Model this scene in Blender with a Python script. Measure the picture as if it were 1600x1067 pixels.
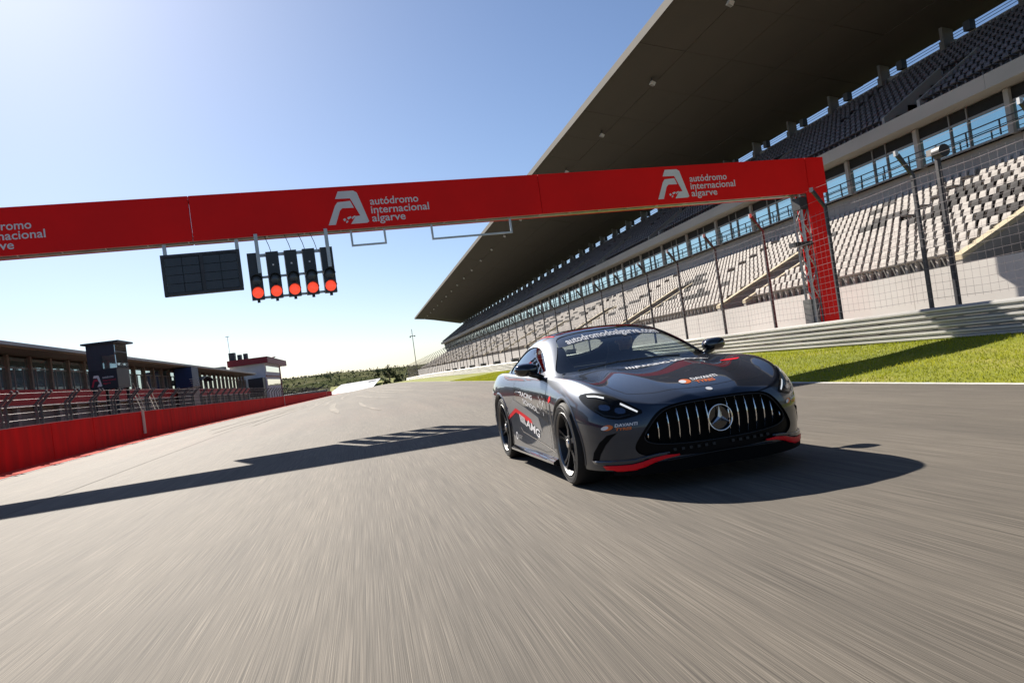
import bpy, bmesh, math, random
import numpy as np
from mathutils import Vector, Matrix
from mathutils.bvhtree import BVHTree
from mathutils.geometry import tessellate_polygon

for o in list(bpy.data.objects):
    bpy.data.objects.remove(o, do_unlink=True)
SC = bpy.context.scene
COL = SC.collection
R_ = math.radians
random.seed(7)
RNG = np.random.default_rng(11)

# ------------------------------------------------------------------ camera
CAM_H = 1.13
cam_d = bpy.data.cameras.new('camera')
cam = bpy.data.objects.new('camera', cam_d)
COL.objects.link(cam)
cam_d.sensor_width = 36.0
cam_d.lens = 29.25
cam_d.clip_start = 0.05
cam_d.clip_end = 9000
RW = [[0.9754749194671988, -0.12972431019856315, 0.17782093474607868],
      [-0.1733038710694679, 0.04540712779112696, 0.9838211021410842],
      [-0.13569985174199511, -0.9905098667298914, 0.021811789196058924]]
cam.matrix_world = Matrix(((RW[0][0], -RW[0][1], -RW[0][2], 0),
                           (RW[1][0], -RW[1][1], -RW[1][2], 0),
                           (RW[2][0], -RW[2][1], -RW[2][2], CAM_H),
                           (0, 0, 0, 1)))
SC.camera = cam

# ------------------------------------------------------------------ light
SUN_AZ, SUN_EL = R_(-19.6), R_(32.4)
world = bpy.data.worlds.new('World')
SC.world = world
world.use_nodes = True
wn = world.node_tree
bg = wn.nodes['Background']
sky = wn.nodes.new('ShaderNodeTexSky')
sky.sky_type = 'NISHITA'
sky.sun_disc = False
sky.sun_elevation = SUN_EL
sky.sun_rotation = SUN_AZ
sky.air_density = 0.9
sky.dust_density = 0.75
sky.altitude = 600
sky.ozone_density = 2.4
wm = wn.nodes.new('ShaderNodeMix'); wm.data_type = 'RGBA'; wm.blend_type = 'MULTIPLY'; wm.inputs[0].default_value = 1.0
wm.inputs[7].default_value = (.92, .98, 1.08, 1)      # cool tint put into the sky colour against its yellow horizon
wn.links.new(sky.outputs[0], wm.inputs[6]); wn.links.new(wm.outputs[2], bg.inputs[0])
bg.inputs[1].default_value = 0.05
sun_d = bpy.data.lights.new('sun', 'SUN')
sun_d.energy = 5.0
sun_d.angle = R_(0.53)
sun_d.color = (1.0, 0.93, 0.83)
sun = bpy.data.objects.new('sun', sun_d)
COL.objects.link(sun)
SV = Vector((math.sin(SUN_AZ) * math.cos(SUN_EL), math.cos(SUN_AZ) * math.cos(SUN_EL), math.sin(SUN_EL)))
sun.rotation_euler = SV.to_track_quat('Z', 'Y').to_euler()
sun.location = SV * 60
SC.view_settings.view_transform = 'Standard'
SC.view_settings.look = 'None'
SC.view_settings.gamma = 1.0
SC.view_settings.use_curve_mapping = False
SC.view_settings.exposure = 1.0
SC.render.engine = 'CYCLES'
SC.cycles.max_bounces = 8
SC.cycles.transparent_max_bounces = 16

# ------------------------------------------------------------------ helpers
class MB:
    """collects geometry, then becomes ONE mesh object"""
    def __init__(self):
        self.v = []; self.f = []; self.m = []
    def add(self, vs, fs, mi=0):
        b = len(self.v)
        self.v.extend([tuple(p) for p in vs])
        for f in fs:
            self.f.append(tuple(i + b for i in f)); self.m.append(mi)
        return self
    def box(self, x0, x1, y0, y1, z0, z1, mi=0, dz=None):
        # dz: function of y added to z (follows the fall of the ground)
        a = dz(y0) if dz else 0; c = dz(y1) if dz else 0
        vs = [(x0, y0, z0 + a), (x1, y0, z0 + a), (x1, y1, z0 + c), (x0, y1, z0 + c),
              (x0, y0, z1 + a), (x1, y0, z1 + a), (x1, y1, z1 + c), (x0, y1, z1 + c)]
        return self.add(vs, [(3, 2, 1, 0), (4, 5, 6, 7), (0, 1, 5, 4), (1, 2, 6, 5), (2, 3, 7, 6), (3, 0, 4, 7)], mi)
    def obox(self, M, sx, sy, sz, mi=0):
        vs = []
        for z in (-.5, .5):
            for x, y in ((-.5, -.5), (.5, -.5), (.5, .5), (-.5, .5)):
                vs.append(M @ Vector((x * sx, y * sy, z * sz)))
        return self.add(vs, [(3, 2, 1, 0), (4, 5, 6, 7), (0, 1, 5, 4), (1, 2, 6, 5), (2, 3, 7, 6), (3, 0, 4, 7)], mi)
    def prism(self, poly, axis, a, b, mi=0):
        """closed polygon (2-D list) extruded along axis 'x','y','z' from a to b"""
        n = len(poly)
        def p3(p, t):
            if axis == 'y': return (p[0], t, p[1])
            if axis == 'x': return (t, p[0], p[1])
            return (p[0], p[1], t)
        vs = [p3(p, a) for p in poly] + [p3(p, b) for p in poly]
        fs = [(i, (i + 1) % n, n + (i + 1) % n, n + i) for i in range(n)]
        for t in tessellate_polygon([[Vector((p[0], p[1], 0)) for p in poly]]):
            fs.append(tuple(t)); fs.append(tuple(n + i for i in reversed(t)))
        return self.add(vs, fs, mi)
    def tube(self, pts, r, n=8, mi=0, cap=True):
        pts = [Vector(p) for p in pts]
        rs = r if isinstance(r, (list, tuple)) else [r] * len(pts)
        vs = []
        ref = Vector((0.0, 0.0, 1.0))
        for i, p in enumerate(pts):
            d = (pts[min(i + 1, len(pts) - 1)] - pts[max(i - 1, 0)]).normalized()
            rr = ref if abs(d.dot(ref)) < .95 else Vector((1, 0, 0))
            u = d.cross(rr).normalized(); w = u.cross(d)
            for k in range(n):
                a = 2 * math.pi * (k + .5) / n
                vs.append(p + (u * math.cos(a) + w * math.sin(a)) * rs[i])
        fs = []
        for i in range(len(pts) - 1):
            for k in range(n):
                k2 = (k + 1) % n
                fs.append((i * n + k, i * n + k2, (i + 1) * n + k2, (i + 1) * n + k))
        if cap:
            fs.append(tuple(range(n - 1, -1, -1)))
            fs.append(tuple((len(pts) - 1) * n + k for k in range(n)))
        return self.add(vs, fs, mi)
    def lathe(self, prof, axis='x', n=48, origin=(0, 0, 0), mi=0, closed=False):
        """profile [(t, r)] turned round an axis"""
        vs = []; m = len(prof)
        for k in range(n):
            a = 2 * math.pi * k / n
            for t, r in prof:
                if axis == 'x': p = (t, r * math.cos(a), r * math.sin(a))
                elif axis == 'y': p = (r * math.cos(a), t, r * math.sin(a))
                else: p = (r * math.cos(a), r * math.sin(a), t)
                vs.append((p[0] + origin[0], p[1] + origin[1], p[2] + origin[2]))
        fs = []
        for k in range(n):
            k2 = (k + 1) % n
            for i in range(m if closed else m - 1):
                j = (i + 1) % m
                fs.append((k * m + i, k * m + j, k2 * m + j, k2 * m + i))
        return self.add(vs, fs, mi)
    def mesh(self, name):
        me = bpy.data.meshes.new(name)
        me.from_pydata(self.v, [], self.f)
        if any(self.m):
            me.polygons.foreach_set('material_index', self.m)
        me.update()
        return me
    def build(self, name, mats, parent=None, smooth=False, recalc=True):
        me = self.mesh(name)
        if recalc:
            bm = bmesh.new(); bm.from_mesh(me)
            bmesh.ops.recalc_face_normals(bm, faces=bm.faces)
            bm.to_mesh(me); bm.free()
        return link(name, me, mats, parent, smooth)

def link(name, me, mats, parent=None, smooth=False):
    o = bpy.data.objects.new(name, me)
    COL.objects.link(o)
    if me is not None and len(me.materials) == 0:
        for m in (mats if isinstance(mats, (list, tuple)) else [mats]):
            me.materials.append(m)
    if smooth:
        me.polygons.foreach_set('use_smooth', [True] * len(me.polygons))
        if smooth == 'auto':
            try:
                me.set_sharp_from_angle(angle=R_(32))
            except Exception:
                pass
    if parent is not None:
        adopt(o, parent)
    return o

def adopt(o, parent):
    """geometry is written in world space, the parent may stand elsewhere"""
    o.parent = parent
    t = Vector((0, 0, 0)); p = parent
    while p is not None:
        t += p.location; p = p.parent
    o.location = o.location - t

def empty(name, loc=(0, 0, 0)):
    o = bpy.data.objects.new(name, None)
    o.location = loc
    o.empty_display_size = .2
    COL.objects.link(o)
    return o

def tag(o, label=None, cat=None, group=None, kind=None):
    if label: o['label'] = label
    if cat: o['category'] = cat
    if group: o['group'] = group
    if kind: o['kind'] = kind
    return o

# ------------------------------------------------------------------ materials
def new_mat(name):
    m = bpy.data.materials.new(name)
    m.use_nodes = True
    nt = m.node_tree
    return m, nt, nt.nodes['Principled BSDF']

def pos_noise(nt, scale, vec=(1, 1, 1), detail=4, rough=.55, coord='pos'):
    if coord == 'pos':
        g = nt.nodes.new('ShaderNodeNewGeometry'); src = g.outputs['Position']
    else:
        g = nt.nodes.new('ShaderNodeTexCoord'); src = g.outputs['Object']
    mp = nt.nodes.new('ShaderNodeMapping')
    mp.inputs['Scale'].default_value = vec
    nt.links.new(src, mp.inputs['Vector'])
    n = nt.nodes.new('ShaderNodeTexNoise')
    n.inputs['Scale'].default_value = scale
    n.inputs['Detail'].default_value = detail
    n.inputs['Roughness'].default_value = rough
    nt.links.new(mp.outputs[0], n.inputs['Vector'])
    return n.outputs['Fac']

def ramp(nt, fac, stops):
    r = nt.nodes.new('ShaderNodeValToRGB')
    els = r.color_ramp.elements
    while len(els) < len(stops): els.new(.5)
    for e, (p, c) in zip(els, stops):
        e.position = p
        e.color = c if len(c) == 4 else (*c, 1)
    nt.links.new(fac, r.inputs[0])
    return r.outputs[0]

def mixc(nt, fac, a, b, mode='MIX'):
    m = nt.nodes.new('ShaderNodeMix')
    m.data_type = 'RGBA'; m.blend_type = mode
    for s, v in ((m.inputs[0], fac), (m.inputs[6], a), (m.inputs[7], b)):
        if isinstance(v, (int, float)): s.default_value = v
        elif isinstance(v, tuple): s.default_value = v if len(v) == 4 else (*v, 1)
        else: nt.links.new(v, s)
    return m.outputs[2]

def bump(nt, b, h, strength=.2, dist=.02):
    n = nt.nodes.new('ShaderNodeBump')
    n.inputs['Strength'].default_value = strength
    n.inputs['Distance'].default_value = dist
    nt.links.new(h, n.inputs['Height'])
    nt.links.new(n.outputs[0], b.inputs['Normal'])

def M(name, col, rough=.5, metal=0.0, var=.12, scale=3.0, vec=(1, 1, 1), bmp=0.0, bscale=40, spec=.5, coat=0.0, coord='pos', dark=None):
    """plain procedural surface: colour with cloudy variation, wear and fine relief"""
    m, nt, b = new_mat(name)
    b.inputs['Roughness'].default_value = rough
    b.inputs['Metallic'].default_value = metal
    b.inputs['Specular IOR Level'].default_value = spec
    b.inputs['Coat Weight'].default_value = coat
    b.inputs['Coat Roughness'].default_value = .03
    if var > 0:
        f = pos_noise(nt, scale, vec, coord=coord)
        lo = tuple(c * (1 - var) for c in (dark or col)); hi = tuple(min(1, c * (1 + var)) for c in col)
        c = ramp(nt, f, [(.3, lo), (.7, hi)])
        nt.links.new(c, b.inputs['Base Color'])
        rr = nt.nodes.new('ShaderNodeMapRange')
        rr.inputs[3].default_value = max(0, rough - .08); rr.inputs[4].default_value = min(1, rough + .08)
        nt.links.new(f, rr.inputs[0]); nt.links.new(rr.outputs[0], b.inputs['Roughness'])
    else:
        b.inputs['Base Color'].default_value = (*col, 1)
    if bmp > 0:
        bump(nt, b, pos_noise(nt, bscale, detail=3, coord=coord), bmp, .01)
    return m

def glass_mat(name, tint=(.55, .62, .6), ior=1.5, rough=0.0):
    m, nt, b = new_mat(name)
    out = nt.nodes['Material Output']
    nt.nodes.remove(b)
    t = nt.nodes.new('ShaderNodeBsdfTransparent'); t.inputs[0].default_value = (*tint, 1)
    g = nt.nodes.new('ShaderNodeBsdfGlossy'); g.inputs['Roughness'].default_value = rough
    g.inputs[0].default_value = (.95, .97, 1, 1)
    lw = nt.nodes.new('ShaderNodeLayerWeight'); lw.inputs[0].default_value = .5
    pw_ = nt.nodes.new('ShaderNodeMath'); pw_.operation = 'POWER'; pw_.inputs[1].default_value = 4.2
    nt.links.new(lw.outputs['Facing'], pw_.inputs[0])
    f0 = ((ior - 1) / (ior + 1)) ** 2
    fr = nt.nodes.new('ShaderNodeMapRange'); fr.inputs[3].default_value = f0; fr.inputs[4].default_value = 1.0
    nt.links.new(pw_.outputs[0], fr.inputs[0])
    mx = nt.nodes.new('ShaderNodeMixShader')
    nt.links.new(fr.outputs[0], mx.inputs[0]); nt.links.new(t.outputs[0], mx.inputs[1]); nt.links.new(g.outputs[0], mx.inputs[2])
    nt.links.new(mx.outputs[0], out.inputs[0])
    return m

def asphalt_mat(name, base=(.130, .114, .094)):
    m, nt, b = new_mat(name)
    s1 = pos_noise(nt, 1.0, (330, 1.0, 1), detail=2, rough=.6)
    s2 = pos_noise(nt, 1.0, (90, .42, 1), detail=3, rough=.6)
    s3 = pos_noise(nt, 1.0, (1.3, .05, 1), detail=4, rough=.6)
    s4 = pos_noise(nt, 1.0, (.25, .12, 1), detail=4, rough=.6)
    c1 = ramp(nt, s1, [(.30, tuple(c * .50 for c in base)), (.50, base), (.74, tuple(c * 1.95 for c in base))])
    c2 = mixc(nt, 1.0, c1, ramp(nt, s2, [(.3, (.78, .78, .78)), (.7, (1.22, 1.21, 1.19))]), 'MULTIPLY')
    c3 = mixc(nt, 1.0, c2, ramp(nt, s3, [(.3, (.80, .80, .81)), (.7, (1.18, 1.17, 1.15))]), 'MULTIPLY')
    c4 = mixc(nt, 1.0, c3, ramp(nt, s4, [(.3, (.9, .9, .9)), (.7, (1.1, 1.1, 1.1))]), 'MULTIPLY')
    nt.links.new(c4, b.inputs['Base Color'])
    b.inputs['Roughness'].default_value = .83
    b.inputs['Specular IOR Level'].default_value = .25
    bump(nt, b, s1, .35, .006)
    return m

MAT = {}
ORD = ['nearest', 'second', 'third', 'fourth', 'fifth', 'sixth', 'seventh', 'eighth', 'ninth', 'tenth', 'eleventh', 'twelfth', 'thirteenth', 'fourteenth', 'fifteenth', 'sixteenth', 'seventeenth', 'eighteenth', 'nineteenth', 'farthest']
MAT['asphalt'] = asphalt_mat('asphalt')
MAT['pit_asphalt'] = M('pit lane asphalt', (.09, .085, .078), .75, var=.2, scale=.6, bmp=.2)
MAT['concrete'] = M('grey concrete', (.36, .34, .315), .85, var=.16, scale=.35, vec=(1, .6, 1.4), bmp=.15, bscale=9)
MAT['concrete_dark'] = M('tier concrete', (.17, .16, .15), .9, var=.2, scale=.5, bmp=.1)
MAT['concrete_warm'] = M('warm concrete beam', (.42, .39, .345), .85, var=.12, scale=.3, vec=(1, .5, 2), bmp=.12, bscale=7)
MAT['parapet'] = M('tan parapet', (.50, .42, .28), .8, var=.1, scale=.8, bmp=.1)
MAT['white_wall'] = M('white painted wall', (.58, .545, .50), .8, var=.1, scale=.4, vec=(1, .5, 1.5), bmp=.12, bscale=12)
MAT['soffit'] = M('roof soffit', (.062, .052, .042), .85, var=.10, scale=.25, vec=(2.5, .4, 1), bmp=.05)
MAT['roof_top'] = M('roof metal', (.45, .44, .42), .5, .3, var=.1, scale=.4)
MAT['seat_white'] = M('white plastic seat', (.42, .385, .35), .7, var=.16, scale=1.3, spec=.15)
MAT['seat_dark'] = M('black plastic seat', (.030, .027, .028), .7, var=.2, scale=.9, spec=.12)
MAT['seat_grey'] = M('charcoal plastic seat', (.14, .132, .148), .6, var=.2, scale=.7, spec=.3)
MAT['frame'] = M('window frame grey', (.22, .21, .2), .5, .3, var=.1)
MAT['steel_dark'] = M('dark galvanised steel', (.055, .055, .06), .5, .6, var=.25, scale=4)
MAT['steel'] = M('galvanised steel', (.46, .46, .45), .42, .75, var=.18, scale=2.5)
MAT['rail'] = M('guard rail steel', (.50, .49, .465), .45, .45, var=.14, scale=1.2, vec=(1, .25, 3))
MAT['red'] = M('red banner', (.86, .008, .007), .5, var=.10, scale=.5, spec=.16, bmp=.06, bscale=1.3)
MAT['red_wall'] = M('red painted wall', (.60, .010, .009), .8, var=.22, scale=1.0, vec=(2, 2.2, .35), bmp=.1, bscale=8, spec=.15)
MAT['red_band'] = M('red parapet', (.50, .02, .022), .7, var=.15, scale=.6)
MAT['white'] = M('white vinyl', (.80, .80, .80), .5, var=.03)
MAT['white_line'] = M('white line paint', (.62, .60, .56), .9, var=.25, scale=4, spec=.08)
MAT['red_line'] = M('red kerb paint', (.50, .075, .05), .9, var=.2, scale=4, spec=.05)
MAT['black'] = M('black plastic', (.018, .018, .02), .5, var=.15, scale=8)
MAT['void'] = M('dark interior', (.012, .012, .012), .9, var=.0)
MAT['pane'] = None
def window_mat(name, tint, rough=.02):
    m, nt, b = new_mat(name)
    f = pos_noise(nt, .7, (1, .4, 1))
    c = ramp(nt, f, [(.3, tuple(x * .85 for x in tint)), (.7, tint)])
    nt.links.new(c, b.inputs['Base Color'])
    b.inputs['Roughness'].default_value = rough
    b.inputs['Specular IOR Level'].default_value = 1.0
    b.inputs['Coat Weight'].default_value = .6
    b.inputs['Metallic'].default_value = .85
    return m
MAT['pane'] = window_mat('grandstand window glass', (.36, .58, .62))
MAT['pane_pit'] = window_mat('pit building glass', (.50, .64, .64))

# ------------------------------------------------------------------ the ground
TRK_L, TRK_R = -8.62, 7.86
def zleft(y):
    return -.0088 * max(0.0, y - 34) if y > 40 else (-.0088 * (y - 28) ** 2 / 24 if y > 28 else 0.0)
def zright(y):
    return -1.5e-5 * max(0.0, y) ** 2
def gz(x, y):
    t = min(1.0, max(0.0, (TRK_R - x) / (TRK_R - TRK_L)))
    t = t * t * (3 - 2 * t)
    return zright(y) * (1 - t) + zleft(y) * t
YS = [-40, -25, -15, -10, -6, -3, 0, 3, 6, 9, 12, 16, 20, 25, 30, 35, 40, 48, 56, 66, 78, 92, 108, 126, 146, 168, 192, 218, 246, 276, 310, 350, 400, 450]
def sheet(name, xs, ys, zf, mat, parent=None, kind='structure', smooth=True):
    mb = MB()
    vs = [(x, y, zf(x, y)) for y in ys for x in xs]
    n = len(xs)
    fs = [(j * n + i, j * n + i + 1, (j + 1) * n + i + 1, (j + 1) * n + i) for j in range(len(ys) - 1) for i in range(n - 1)]
    mb.add(vs, fs)
    o = mb.build(name, mat, parent, smooth=smooth, recalc=False)
    if kind: o['kind'] = kind
    return o
track = sheet('track', list(np.linspace(TRK_L - 1.2, TRK_R, 13)), YS, gz, MAT['asphalt'])
sheet('edge_line', [TRK_R - .16, TRK_R - .02], YS, lambda x, y: gz(x, y) + .005, MAT['white_line'], track, None)
sheet('edge_line', [TRK_L + .16, TRK_L + .23], YS, lambda x, y: gz(x, y) + .005, MAT['white_line'], track, None)
sheet('wall_foot_strip', [TRK_L - 1.05, TRK_L + .12], YS, lambda x, y: gz(x, y) + .006, MAT['red_line'], track, None)
# tar seams along the road
MAT['seam'] = M('tar seam', (.10, .088, .074), .85, var=.2, scale=3, spec=.2)
for sx in (-4.9,):
    sheet('seam', [sx, sx + .025], [y for y in YS if 0 <= y <= 200], lambda x, y: gz(x, y) + .004 , MAT['seam'], track, None)
# pale tyre marks where cars have pulled away
MAT['tyre_mark'] = M('scuffed tyre mark', (.235, .21, .175), .9, var=.35, scale=1.2, vec=(3, .2, 1), spec=.3)
def tyre_mark(pts, w):
    mb = MB(); vs = []
    P = [Vector(p) for p in pts]
    Q = []
    for i in range(len(P) - 1):
        p0 = P[max(i - 1, 0)]; p1 = P[i]; p2 = P[i + 1]; p3 = P[min(i + 2, len(P) - 1)]
        for k in range(8):
            t = k / 8
            Q.append(.5 * ((2 * p1) + (-p0 + p2) * t + (2 * p0 - 5 * p1 + 4 * p2 - p3) * t * t + (-p0 + 3 * p1 - 3 * p2 + p3) * t ** 3))
    Q.append(P[-1])
    n = len(Q)
    for i, q in enumerate(Q):
        d = (Q[min(i + 1, n - 1)] - Q[max(i - 1, 0)]).normalized()
        e = min(1, i / (n * .18), (n - 1 - i) / (n * .18)) * .5 * w + .01
        for s in (-1, 1):
            x, y = q.x - d.y * e * s, q.y + d.x * e * s
            vs.append((x, y, gz(x, y) + .008))
    mb.add(vs, [(2 * i, 2 * i + 1, 2 * i + 3, 2 * i + 2) for i in range(n - 1)])
    mb.build('tyre_mark', MAT['tyre_mark'], track, recalc=False)
for pts, w in [([(-5.4, 30), (-5.2, 60), (-4.6, 110), (-3.5, 190)], .28), ([(-4.3, 32), (-4.5, 58), (-4.2, 96), (-3.2, 180)], .24),
               ([(-6.6, 44), (-6.1, 70), (-5.3, 120), (-4.8, 160)], .30), ([(-3.2, 45), (-3.7, 66), (-4.0, 90), (-3.2, 120)], .2),
               ([(-1.2, 33), (-1.9, 45), (-2.2, 58)], .3), ([(1.6, 45), (.2, 60), (-1.2, 84)], .3),
               ([(2.2, 60), (1.0, 90), (-.4, 150)], .35), ([(-2.6, 52), (-3.0, 66), (-3.0, 80)], .18), ([(-5.9, 52), (-5.0, 80), (-4.5, 130)], .18),
               ([(-6.2, 34), (-6.0, 50), (-5.4, 80)], .16), ([(-5.0, 48), (-4.8, 62), (-4.9, 84), (-4.2, 120)], .14), ([(-2.0, 70), (-2.6, 90), (-2.4, 130)], .22), ([(.4, 30), (-.2, 38), (-.5, 48)], .16),
               ([(3.4, 58), (2.2, 80), (.9, 120)], .3), ([(-4.9, 36), (-5.3, 47), (-5.1, 60)], .12), ([(-3.6, 60), (-4.3, 74), (-4.4, 100)], .16), ([(4.5, 75), (3.0, 110), (1.5, 180)], .4)]:
    tyre_mark(pts, w)

# grass verge on the right, rising to the guard rail
def grass_base_mat():
    m, nt, b = new_mat('grass verge soil')
    a = pos_noise(nt, .6, (1, .35, 1), detail=5)
    d = pos_noise(nt, 30, (1, .3, 1), detail=3)
    c = ramp(nt, a, [(.3, (.16, .19, .014)), (.55, (.24, .255, .02)), (.72, (.36, .31, .09))])
    c = mixc(nt, 1.0, c, ramp(nt, d, [(.3, (.6, .6, .6)), (.7, (1.3, 1.3, 1.2))]), 'MULTIPLY')
    nt.links.new(c, b.inputs['Base Color'])
    b.inputs['Roughness'].default_value = .85
    b.inputs['Specular IOR Level'].default_value = .2
    bump(nt, b, d, .6, .05)
    return m
MAT['verge'] = grass_base_mat()
def gverge(x, y):
    t = min(1, max(0, (x - TRK_R) / 5.6))
    return zright(y) - .02 + .26 * t + .03 * math.sin(x * 1.7 + y * .31)* t
sheet('grass_verge', list(np.linspace(TRK_R, 13.55, 10)), YS, gverge, MAT['verge'])
sheet('service_strip', [13.35, 15.5, 17.3], YS, lambda x, y: zright(y) + .20, MAT['concrete'])
# blades of grass
def grass_blades():
    m, nt, b = new_mat('grass blades')
    a = pos_noise(nt, .5, (1, .4, 1), detail=4)
    c = ramp(nt, a, [(.3, (.24, .27, .015)), (.6, (.35, .36, .028)), (.8, (.44, .40, .06))])
    b.inputs['Roughness'].default_value = .6
    b.inputs['Specular IOR Level'].default_value = .25
    nt.links.new(c, b.inputs['Base Color'])
    tr = nt.nodes.new('ShaderNodeBsdfTranslucent'); nt.links.new(c, tr.inputs[0])
    mx = nt.nodes.new('ShaderNodeMixShader'); mx.inputs[0].default_value = .45
    nt.links.new(b.outputs[0], mx.inputs[1]); nt.links.new(tr.outputs[0], mx.inputs[2])
    nt.links.new(mx.outputs[0], nt.nodes['Material Output'].inputs[0])
    N = 90000
    y = 4 + 76 * RNG.random(N) ** 1.7
    x = TRK_R + .02 + (13.5 - TRK_R) * RNG.random(N)
    h = (.022 + .03 * RNG.random(N)) * (1 + y * .012); w = .006 * (1 + y * .05)
    a = RNG.random(N) * 6.283; lx = RNG.normal(0, .5, N); ly = RNG.normal(0, .5, N)
    t = np.clip((x - TRK_R) / 5.6, 0, 1)
    z = -1.5e-5 * y * y - .025 + .26 * t + .03 * np.sin(x * 1.7 + y * .31) * t
    V = np.empty((N, 3, 3))
    V[:, 0] = np.stack([x - np.cos(a) * w, y - np.sin(a) * w, z], 1)
    V[:, 1] = np.stack([x + np.cos(a) * w, y + np.sin(a) * w, z], 1)
    V[:, 2] = np.stack([x + lx * h, y + ly * h, z + h], 1)
    me = bpy.data.meshes.new('grass_blades')
    me.vertices.add(N * 3); me.vertices.foreach_set('co', V.ravel())
    me.loops.add(N * 3); me.loops.foreach_set('vertex_index', np.arange(N * 3, dtype=np.int32))
    me.polygons.add(N); me.polygons.foreach_set('loop_start', np.arange(0, N * 3, 3, dtype=np.int32))
    me.update(); me.validate()
    o = link('grass', me, m)
    tag(o, 'short sunlit yellow-green grass between the track and the guard rail', 'grass', kind='stuff')
grass_blades()
sheet('pit_lane', [-24.2, -16, TRK_L - 1.1], YS, lambda x, y: zleft(y) - .02, MAT['pit_asphalt'])

# wide terrain with a scrubby hill far beyond the end of the straight
def terrain():
    m, nt, b = new_mat('hillside with painted haze')
    a = pos_noise(nt, .012, detail=8, rough=.65)
    d = pos_noise(nt, .09, detail=5)
    c = ramp(nt, a, [(.35, (.07, .08, .04)), (.5, (.11, .115, .06)), (.65, (.16, .15, .09))])  # hill colours paled, distance haze is painted into them
    c = mixc(nt, 1.0, c, ramp(nt, d, [(.38, (.45, .5, .45)), (.6, (1.15, 1.15, 1.1))]), 'MULTIPLY')
    nt.links.new(c, b.inputs['Base Color']); b.inputs['Roughness'].default_value = 1.0; b.inputs['Specular IOR Level'].default_value = 0.0
    xs = list(np.concatenate([np.linspace(-4000, -700, 16), np.linspace(-600, 600, 61), np.linspace(700, 4000, 16)]))
    ys = list(np.concatenate([np.linspace(-3000, -100, 10), np.linspace(0, 400, 12), np.linspace(440, 1500, 54), np.linspace(1600, 5000, 14)]))
    def z(x, y):
        t = max(0, (y - 520) / 500.0)
        up = min(1, t) ** 1.3 * 22 * (1 + .25 * math.sin(x * .006 + 1.0) + .12 * math.sin(x * .021 + y * .004))
        # lower towards the right of the straight, a rounded ridge to the left
        ridge = 8 * math.exp(-((x + 60) / 120.0) ** 2) * math.exp(-((y - 900) / 260.0) ** 2)
        n = .9 * math.sin(x * .09 + y * .03) * min(1, t)
        return -5.0 + up * .54 + .8 * ridge + n
    sheet('terrain', xs, ys, z, m)
    return z
TZ = terrain()
# ------------------------------------------------------------------ grandstand
BAY = 5.65; COL0 = 29.0
S_Y0, S_Y1 = COL0 - 4 * BAY, COL0 + 43 * BAY        # 6.4 .. 272
stand = empty('grandstand', (25, 120, 0))
tag(stand, 'long concrete grandstand with white lower seats, dark upper seats and a cantilever roof', 'grandstand')
NR = 12; RD = .79; RH = .345; X0 = 17.55; Z0 = 2.08
def tier_z(r): return Z0 + RH * (r + 1) - .28
VOMS = [21.65 + 3 * BAY * k for k in range(-1, 15)]          # far wall of each stair opening
VW = 2.6; VR = 6                                            # width, rows cut
# lower tier steps, built between the openings
def steps(x0, z0, rd, rh, r0, r1, ya, yb, mb, base):
    poly = [(x0 + rd * r0, base)]
    for r in range(r0, r1):
        poly += [(x0 + rd * r, z0 + rh * (r + 1) - .28), (x0 + rd * (r + 1), z0 + rh * (r + 1) - .28)]
    poly += [(x0 + rd * r1, base)]
    mb.prism(poly, 'y', ya, yb)
mb = MB()
segs = []; y = S_Y0
for v in VOMS:
    if v - VW < S_Y0 or v > S_Y1: continue
    segs.append((y, v - VW)); y = v
segs.append((y, S_Y1))
for a, b in segs:
    steps(X0, Z0, RD, RH, 0, VR, a, b, mb, .2)
steps(X0, Z0, RD, RH, VR, NR, S_Y0, S_Y1, mb, .2)
lower = mb.build('lower_tier', MAT['concrete_dark'], stand)
# front wall
wall_x = 17.05
for k in range(47):
    a = S_Y0 + k * BAY
    m2 = MB(); m2.box(wall_x + .004 * (k % 2), X0 - .02, a + .012, a + BAY - .012, -1.3, 2.10)
    m2.build('wall_panel', MAT['white_wall'], lower)
mb = MB(); mb.box(wall_x + .05, X0 - .03, S_Y0, S_Y1, -1.3, 2.04); mb.build('wall_core', MAT['concrete_dark'], lower)
# stair openings: side walls with raked tan copings, tunnel floor
for v in VOMS:
    if v - VW < S_Y0 or v > S_Y1: continue
    xa, xb = X0 + .02, X0 + RD * VR
    za, zb = Z0 + .30, Z0 + RH * VR + .42
    for yy, w in ((v, .34), (v - VW - .2, .2)):
        m2 = MB(); m2.prism([(xa, .25), (xb, .25), (xb, zb - .12), (xa, za - .12)], 'y', yy - .003, yy + w)
        par = m2.build('stair_wall', MAT['concrete'], stand)
        m2 = MB(); m2.prism([(xa - .03, za - .12), (xb + .03, zb - .12), (xb + .03, zb + .03), (xa - .03, za + .03)], 'y', yy - .05, yy + w + .05)
        m2.build('coping', MAT['parapet'], par)
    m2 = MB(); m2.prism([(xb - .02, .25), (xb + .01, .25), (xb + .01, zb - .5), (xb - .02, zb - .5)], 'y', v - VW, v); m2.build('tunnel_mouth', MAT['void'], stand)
    m2 = MB()
    for q in range(9):
        m2.box(xa + .52 * q, xb, v - VW + .01, v - .01, .3 + .19 * q, .3 + .19 * (q + 1))
    m2.build('stair_flight', MAT['concrete_dark'], stand)
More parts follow.
